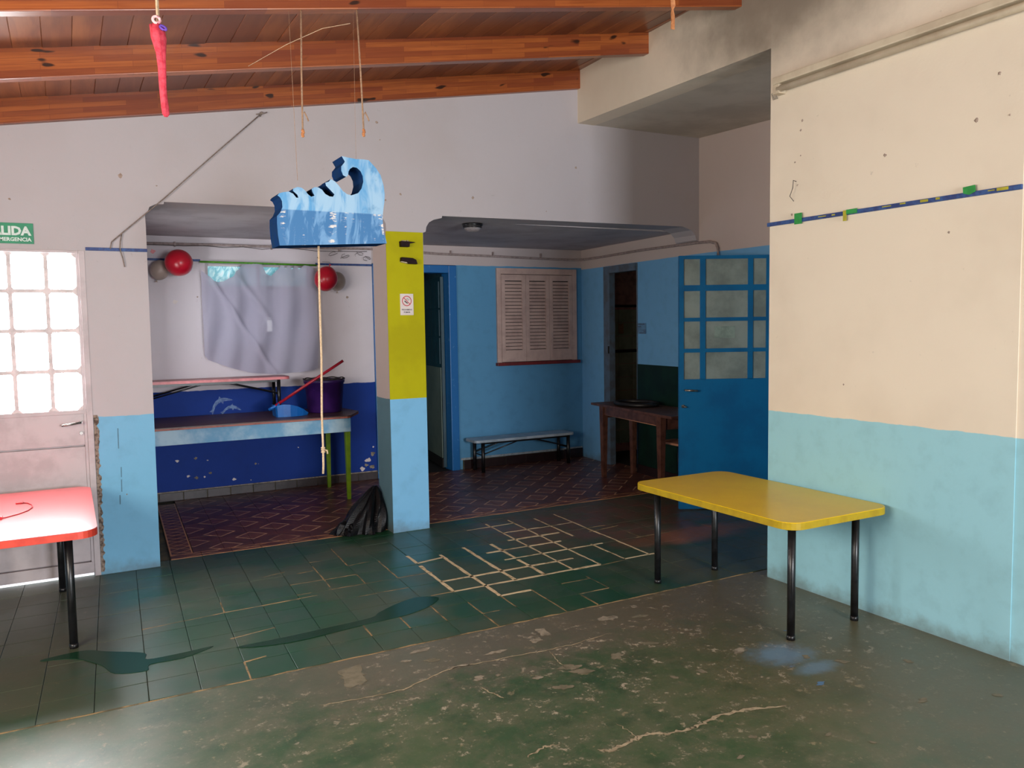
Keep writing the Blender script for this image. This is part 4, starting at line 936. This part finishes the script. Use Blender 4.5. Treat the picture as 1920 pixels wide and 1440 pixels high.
# shutter window
w2 = thing('window_2', '', '', (4.64, F, 1.12)); del w2['label']; del w2['category']; struct(w2)
MB().box(4.135, 4.186, F-.03, F, 1.135, 2.165).box(5.105, 5.165, F-.03, F, 1.135, 2.165).box(4.186, 5.105, F-.03, F, 2.10, 2.165).box(4.186, 5.105, F-.004, F, 2.09, 2.10).build('window_frame', M_shutter, w2, bevel=.004)
MB().box(4.186, 5.105, F-.006, F-.001, 1.135, 2.10).build('dark_backing', M_dark, w2)
MB().box(4.12, 5.195, F-.055, F, 1.100, 1.135).build('window_sill', M_sill, w2, bevel=.004)
for a, b in ((4.188, 4.492), (4.494, 4.797), (4.799, 5.103)):
    o = MB().box(a, a+.045, F-.032, F-.010, 1.14, 2.095).box(b-.045, b, F-.032, F-.010, 1.14, 2.095).box(a+.045, b-.045, F-.032, F-.010, 1.14, 1.27).box(a+.045, b-.045, F-.032, F-.010, 2.03, 2.095).build('shutter_leaf', M_shutter, w2, bevel=.002)
    me0 = None
    for k in range(20):
        z = 1.277+k*.0375
        if me0 is None:
            so = MB().hexa([(a+.042, F-.030, z), (b-.042, F-.030, z), (b-.042, F-.025, z-.001), (a+.042, F-.025, z-.001)], [(a+.042, F-.019, z+.031), (b-.042, F-.019, z+.031), (b-.042, F-.014, z+.030), (a+.042, F-.014, z+.030)]).build('slat', M_shutter, w2)
            me0 = so.data; so.parent = o; so.location = (0, 0, 0); z00 = z
        else:
            so = bpy.data.objects.new('slat', me0); COL.objects.link(so); so.parent = o; so.location = (0, 0, z-z00)
# doorway in the corridor wall
dr = thing('door_4', '', '', (xw(7.0), 7.0, 0)); del dr['label']; del dr['category']; struct(dr)
def yseg(m, y0, y1, z0, z1, a=-.025, b=.05):
    m.hexa([(xw(y0)+a, y0, z0), (xw(y0)+b, y0, z0), (xw(y1)+b, y1, z0), (xw(y1)+a, y1, z0)], [(xw(y0)+a, y0, z1), (xw(y0)+b, y0, z1), (xw(y1)+b, y1, z1), (xw(y1)+a, y1, z1)])
m = MB(); yseg(m, 7.275, 7.40, 0, 2.16); yseg(m, 6.77, 7.275, 2.085, 2.16); yseg(m, 6.755, 6.775, 0, 2.16, -.004); m.build('door_frame', M_frame2, dr, bevel=.003)
MB().box(xw(7.3)-.034, xw(7.3)-.026, 7.28, 7.30, 1.22, 1.30).build('hinge', M_dark, dr)
nt = MB(); nt.hexa([(xw(y)+dx, y, 1.435) for y, dx in ((6.60, -.007), (6.60, -.004), (6.745, -.004), (6.745, -.007))], [(xw(y)+dx, y, 1.545) for y, dx in ((6.60, -.007), (6.60, -.004), (6.745, -.004), (6.745, -.007))])
no = thing('wall_notice', 'small faded notice on the blue corridor wall beside the dark doorway', 'notice', (xw(6.67), 6.67, 1.49))
nt.build('paper_sheet', simple('faded_blue_paper', (104, 150, 190), .7), no)
m = MB()
for k, (a, b, z) in enumerate(((6.66, 6.74, 1.530), (6.62, 6.66, 1.530), (6.69, 6.74, 1.505), (6.60, 6.65, 1.470), (6.60, 6.64, 1.455), (6.60, 6.72, 1.442))):
    m.hexa([(xw(y)+dx, y, z) for y, dx in ((a, -.0085), (a, -.0065), (b, -.0065), (b, -.0085))], [(xw(y)+dx, y, z+.006) for y, dx in ((a, -.0085), (a, -.0065), (b, -.0065), (b, -.0085))])
m.build('printed_lines', M_signblk, no)
# blue glazed door, standing open
d3 = thing('door_3', '', '', (5.05, 4.868, 0)); del d3['label']; del d3['category']; struct(d3)
p0 = (4.385, 5.2); dv = (.894, -.447)
cA = [(.037, .172), (.215, .565), (.605, .715)]; rA = [(1.082, 1.30), (1.331, 1.552), (1.582, 1.798), (1.845, 2.055)]
m = MB(); wd = (-.018, .018)
m.obox(p0, dv, wd, 2.082, 0, .037, .01).obox(p0, dv, wd, 2.082, .172, .215, 1.075).obox(p0, dv, wd, 2.082, .565, .605, 1.075).obox(p0, dv, wd, 2.082, .715, .752, .01)
for z0, z1 in ((1.300, 1.331), (1.552, 1.582), (1.798, 1.845), (2.055, 2.082)):
    for a, b in cA: m.obox(p0, dv, wd, z1, a, b, z0)
m.build('sash_frame', M_doorblue, d3)
MB().obox(p0, dv, wd, 1.082, .037, .715, .01).build('lower_panel', M_doorblue, d3)
for a, b in cA:
    for c, d in rA: MB().obox(p0, dv, (-.004, .002), d+.004, a-.004, b+.004, c-.004).build('pane', M_glass, d3)
MB().obox(p0, dv, (-.0062, -.0045), 1.51, .29, .46, 1.415).build('paper_sheet', simple('pale_green_paper', (160, 184, 176), .7), d3)
fr = lambda t, w, z: (p0[0]+dv[0]*t-dv[1]*w, p0[1]+dv[1]*t+dv[0]*w, z)
MB().tube([fr(.045, -.018, .995), fr(.045, -.055, .995)], .007, 8).tube([fr(.045, -.055, .995), fr(.10, -.060, .992), fr(.14, -.058, .990)], .009, 10).build('door_handle', M_steel, d3)
MB().tube([fr(.03, -.018, .862), fr(.03, -.034, .862)], .014, 14).tube([fr(.03, -.034, .862), fr(.055, -.045, .856)], .006, 8).build('lock_cylinder', M_steel, d3)
for z in (.3, 1.8): MB().tube([fr(.755, 0, z), fr(.755, 0, z+.09)], .010, 8).build('hinge', M_doorblue, d3)

# wooden table, ring, stool
wt = thing('wooden_table', 'old dark wooden table with tapered legs behind the open blue door', 'table', (4.86, 6.2, 0))
tl = [(4.515, 5.47), (5.03, 5.42), (5.085, 6.0), (5.15, 6.88), (4.70, 6.94)]
tl = [(4.52, 5.46), (5.055, 5.45), (5.06, 5.72), (5.135, 6.87), (4.69, 6.93)]
MB().prism(tl, .718, .742).build('tabletop', M_wood, wt, bevel=.004)
ce = Vector((4.86, 6.2)); ins = [(Vector(p)-ce)*.88+ce for p in ((4.545, 5.60), (5.04, 5.56), (5.10, 6.80), (4.70, 6.82))]
m = MB()
for i in range(4):
    a, b = ins[i], ins[(i+1) % 4]; d = (b-a); L = d.length; d.normalize()
    m.obox((a.x, a.y), (d.x, d.y), (-.011, .011), .718, 0, L, .60 if i != 3 else .635)
m.build('apron', M_wood, wt)
MB().tube([(ins[3].x-.012, ins[3].y-.05, .634), (ins[0].x-.012, ins[0].y+.05, .634)], .0035, 6).build('edge_bead', M_palewood, wt)
for p in ins:
    a, b = .032, .020
    MB().hexa([(p.x-b, p.y-b, 0), (p.x+b, p.y-b, 0), (p.x+b, p.y+b, 0), (p.x-b, p.y+b, 0)], [(p.x-a, p.y-a, .718), (p.x+a, p.y-a, .718), (p.x+a, p.y+a, .718), (p.x-a, p.y+a, .718)]).build('leg', M_wood, wt, bevel=.002)
m = MB(); NU = 48; pts = [(4.865+.175*math.cos(2*PI*k/NU), 6.40+.24*math.sin(2*PI*k/NU), .764) for k in range(NU+1)]
m.tube(pts, .021, 12, cap=False); ro = m.build('black_ring', M_rubber); tag(ro, 'black rubber ring lying flat on the dark wooden table', 'ring')
st = thing('stool', 'pale wooden stool seat peeking out behind the blue door edge', 'stool', (4.86, 5.60, 0))
MB().prism(rrect(4.72, 4.975, 5.42, 5.90, .07), .450, .470).build('seat', M_palewood, st, bevel=.003)
for x, y in ((4.76, 5.47), (4.93, 5.47), (4.76, 5.85), (4.93, 5.85)): MB().tube([(x, y, 0), (x, y, .450)], .011, 8).build('leg', M_black, st)
# round ceiling lamp near the right arch
lp = thing('ceiling_lamp', 'round white ceiling lamp with dark ring just inside the right arch', 'lamp', (2.995, 6.14, 2.385))
MB().lathe([(.001, 0), (.085, 0), (.085, -.018), (.078, -.022), (.001, -.022)], (2.995, 6.14, 2.3845), 32).build('base_plate', M_black, lp)
MB().lathe([(.070, -.020), (.068, -.040), (.055, -.058), (.03, -.070), (.001, -.074)], (2.995, 6.14, 2.3845), 32).build('lamp_shade', simple('dull_lamp_glass', (150, 142, 144), .4), lp)
MB().tube([(2.995+.074*math.cos(a), 6.14+.074*math.sin(a), 2.3845-.030) for a in [k*2*PI/40 for k in range(41)]], .006, 8, cap=False).build('ring_trim', M_black, lp)

# ------------------------------------------------------------------ hanging things
def s2(px, py): return px, py
def cord(pts, r, label, name='knotted_string', mat=M_cord, cat='cord', knot=True, tail=True):
    o = thing(name, label, cat, pts[0], 'knotted strings on the ceiling beam')
    MB().tube(pts, r, 7).build('cord', mat, o)
    e = pts[-1]
    if knot:
        m = MB()
        for k in range(4): m.lathe([(.001, -.008), (.007, -.004), (.008, 0), (.006, .005), (.001, .008)], (e[0]+.002*math.sin(k*2), e[1], e[2]-.008*k), 8)
        m.build('knot', M_tan, o)
    if tail:
        MB().tube([(e[0], e[1], e[2]+.07), (e[0]+.010, e[1], e[2]+.085), (e[0]+.022, e[1], e[2]+.06), (e[0]+.028, e[1], e[2]+.045)], r*.8, 6).build('loose_end', mat, o)
    return o
cord([(1.010, 3.800, 2.985), (1.003, 3.80, 2.70), (1.000, 3.80, 2.45)], .0042, 'cut cord with a knotted end hanging from the beam, left of the pair')
cord([(1.272, 3.800, 3.030), (1.283, 3.80, 2.75), (1.290, 3.80, 2.48)], .0042, 'cut cord with a knotted end hanging from the beam, right of the pair')
# knotted rope below the wave
rp = thing('rope', 'long pale rope with a knot hanging below the blue wave', 'rope', (1.045, 3.78, 1.93))
MB().tube([(1.048, 3.77, 1.945), (1.046, 3.775, 1.7), (1.047, 3.78, 1.4), (1.040, 3.78, 1.15), (1.041, 3.78, 1.0)]+[(1.040, 3.78, .90), (1.037, 3.78, .862)], .0052, 8).build('strand', M_rope, rp)
m = MB()
for a in (.965, .975, .984): m.lathe([(.001, -.007), (.010, -.002), (.011, .002), (.001, .008)], (1.041, 3.78, a), 8)
m.tube([(1.045, 3.78, .975), (1.058, 3.775, .972), (1.060, 3.775, .955)], .004, 6); m.build('knot', M_rope, rp)
MB().lathe([(.001, -.006), (.008, 0), (.001, .006)], (1.041, 3.78, 1.06), 8).build('knot', M_rope, rp)
# wave cut-out, coordinates in metres in its own plane
WAVE = [(0.854, 1.915), (0.848, 1.963), (0.846, 2.012), (0.847, 2.044), (0.862, 2.061), (0.872, 2.084), (0.871, 2.11), (0.863, 2.126), (0.852, 2.134), (0.86, 2.144), (0.879, 2.15), (0.901, 2.154), (0.921, 2.146), (0.935, 2.129), (0.944, 2.129), (0.94, 2.142), (0.921, 2.158), (0.922, 2.168), (0.942, 2.177), (0.961, 2.174), (0.977, 2.162), (0.987, 2.148), (1.002, 2.137), (1.017, 2.143), (1.009, 2.157), (1.005, 2.172), (1.018, 2.181), (1.035, 2.181), (1.052, 2.172), (1.066, 2.154), (1.085, 2.144), (1.102, 2.143), (1.109, 2.154), (1.089, 2.174), (1.071, 2.191), (1.068, 2.204), (1.085, 2.21), (1.094, 2.222), (1.111, 2.214), (1.128, 2.198), (1.148, 2.173), (1.168, 2.159), (1.189, 2.155), (1.221, 2.167), (1.238, 2.189), (1.247, 2.22), (1.245, 2.247), (1.235, 2.268), (1.218, 2.282), (1.2, 2.284), (1.186, 2.275), (1.178, 2.262), (1.176, 2.245), (1.166, 2.237), (1.152, 2.243), (1.144, 2.263), (1.145, 2.283), (1.159, 2.3), (1.162, 2.306), (1.148, 2.329), (1.18, 2.325), (1.215, 2.321), (1.251, 2.323), (1.276, 2.321), (1.29, 2.307), (1.311, 2.287), (1.332, 2.256), (1.345, 2.213), (1.35, 2.172), (1.348, 2.137), (1.342, 2.103), (1.338, 2.075), (1.337, 2.034), (1.342, 1.993), (1.354, 1.941)]
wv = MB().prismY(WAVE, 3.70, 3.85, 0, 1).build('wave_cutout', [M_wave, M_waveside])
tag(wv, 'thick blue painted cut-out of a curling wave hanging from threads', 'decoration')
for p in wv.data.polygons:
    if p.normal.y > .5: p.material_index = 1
o = thing('hanging_thread', 'two thin pale threads holding up the painted wave', 'thread', (1.2, 3.78, 3.0))
MB().tube([(.962, 3.775, 2.218), (.955, 3.775, 2.60), (.95, 3.785, 2.97)], .0010, 5).build('thread', M_cord, o)
MB().tube([(1.24, 3.775, 2.32), (1.245, 3.78, 2.7), (1.25, 3.785, 3.02)], .0006, 5).build('thread', M_cord, o)
tag(MB().tube([(1.262, 3.87, 2.99), (1.15, 3.95, 2.975), (1.04, 4.2, 2.96), (.93, 4.60, 2.95)], .0016, 5).build('loose_thread', M_rope), 'fine loose thread strung between the ceiling beams', 'thread')
# sock-like streamer
sk_ = thing('fabric_streamer', 'coral pink twisted fabric streamer hanging at the upper left', 'decoration', (.34, 3.2, 2.64))
MB().tube([(.337, 3.2, 3.06), (.338, 3.2, 2.85), (.341, 3.198, 2.615)], .0042, 7).tube([(.344, 3.202, 3.06), (.346, 3.202, 2.62)], .0016, 5).build('cord', M_rope, sk_)
cn = [(.338, 2.625, .022), (.340, 2.58, .024), (.345, 2.53, .017), (.348, 2.48, .013), (.349, 2.42, .012), (.350, 2.38, .011), (.352, 2.34, .012), (.353, 2.318, .012), (.354, 2.308, .006)]
vs = []; fs = []; NU = 20
for i, (x, z, r) in enumerate(cn):
    for k in range(NU):
        a = 2*PI*k/NU; rr = r*(1+.16*math.sin(3*a+i*1.2)+.10*math.sin(7*a))
        vs.append((x+rr*math.cos(a), 3.2+rr*.8*math.sin(a), z))
for i in range(len(cn)-1):
    for k in range(NU): fs.append((i*NU+k, i*NU+(k+1) % NU, (i+1)*NU+(k+1) % NU, (i+1)*NU+k))
fs.append(list(range(NU))); fs.append([(len(cn)-1)*NU+k for k in range(NU)])
MB().add(vs, fs, 0, True).build('fabric_body', M_sock, sk_)
MB().tube([(.335+.012*math.cos(a), 3.185+.002*math.sin(a), 2.637+.012*math.sin(a)) for a in [k*PI/6 for k in range(13)]], .005, 8, cap=False).build('rolled_end', M_pinkw, sk_)
MB().tube([(.355+.011*math.cos(a), 3.182, 2.612+.006*math.sin(a)-.004*math.cos(a)) for a in [k*PI/6 for k in range(13)]], .0045, 8, cap=False).build('lilac_edge', M_purple, sk_)
# brown tape strip top right
ts = MB(); P = [(2.492, 3.12, .008), (2.496, 3.02, .009), (2.499, 2.985, .010), (2.496, 2.968, .004), (2.498, 2.95, .010), (2.500, 2.93, .010), (2.498, 2.88, .0105)]
vs = []; fs = []
for i, (x, z, w) in enumerate(P): vs += [(x-w, 3.0+.004*math.sin(i), z), (x+w, 3.0-.004*math.sin(i), z), (x+w, 3.002, z), (x-w, 3.004, z)]
for i in range(len(P)-1):
    for k in range(4): fs.append((i*4+k, i*4+(k+1) % 4, i*4+4+(k+1) % 4, i*4+4+k))
fs += [(0, 1, 2, 3), tuple(len(P)*4-4+k for k in range(4))]
MB().tube([(2.492, 3.0, 3.45), (2.492, 3.0, 3.10)], .003, 6)
ts.add(vs, fs); ts.tube([(2.492, 3.0, 3.42), (2.492, 3.0, 3.11)], .003, 6)
tag(ts.build('tape_strip', M_tan), 'tan twisted tape strip hanging at the top near the right wall', 'tape')
# diagonal cord on the arch wall
dc = thing('diagonal_string', 'grey cord stretched diagonally across the white wall above the left opening', 'cord', (1.23, YA, 2.99))
MB().tube([(1.232, YA-.012, 2.992), (.95, YA-.02, 2.725), (.60, YA-.02, 2.39), (.35, YA-.014, 2.165), (.285, YA-.012, 2.105)], .0034, 7).build('strand', M_wallcord, dc)
MB().lathe([(.001, -.01), (.012, 0), (.010, .008), (.001, .012)], (1.235, YA-.014, 2.994), 8).tube([(1.20, YA-.01, 2.985), (1.25, YA-.02, 2.995), (1.27, YA-.012, 3.005)], .004, 6).tube([(1.24, YA-.01, 3.0), (1.225, YA-.02, 2.97)], .003, 6).build('hook', M_wallcord, dc)
MB().tube([(.345, YA-.013, 2.160), (.335, YA-.013, 2.11), (.330, YA-.02, 2.06), (.345, YA-.015, 2.0), (.352, YA-.012, 1.95)], .0032, 6).tube([(.285, YA-.012, 2.105), (.275, YA-.012, 2.06)], .003, 6).build('loose_end', M_wallcord, dc)
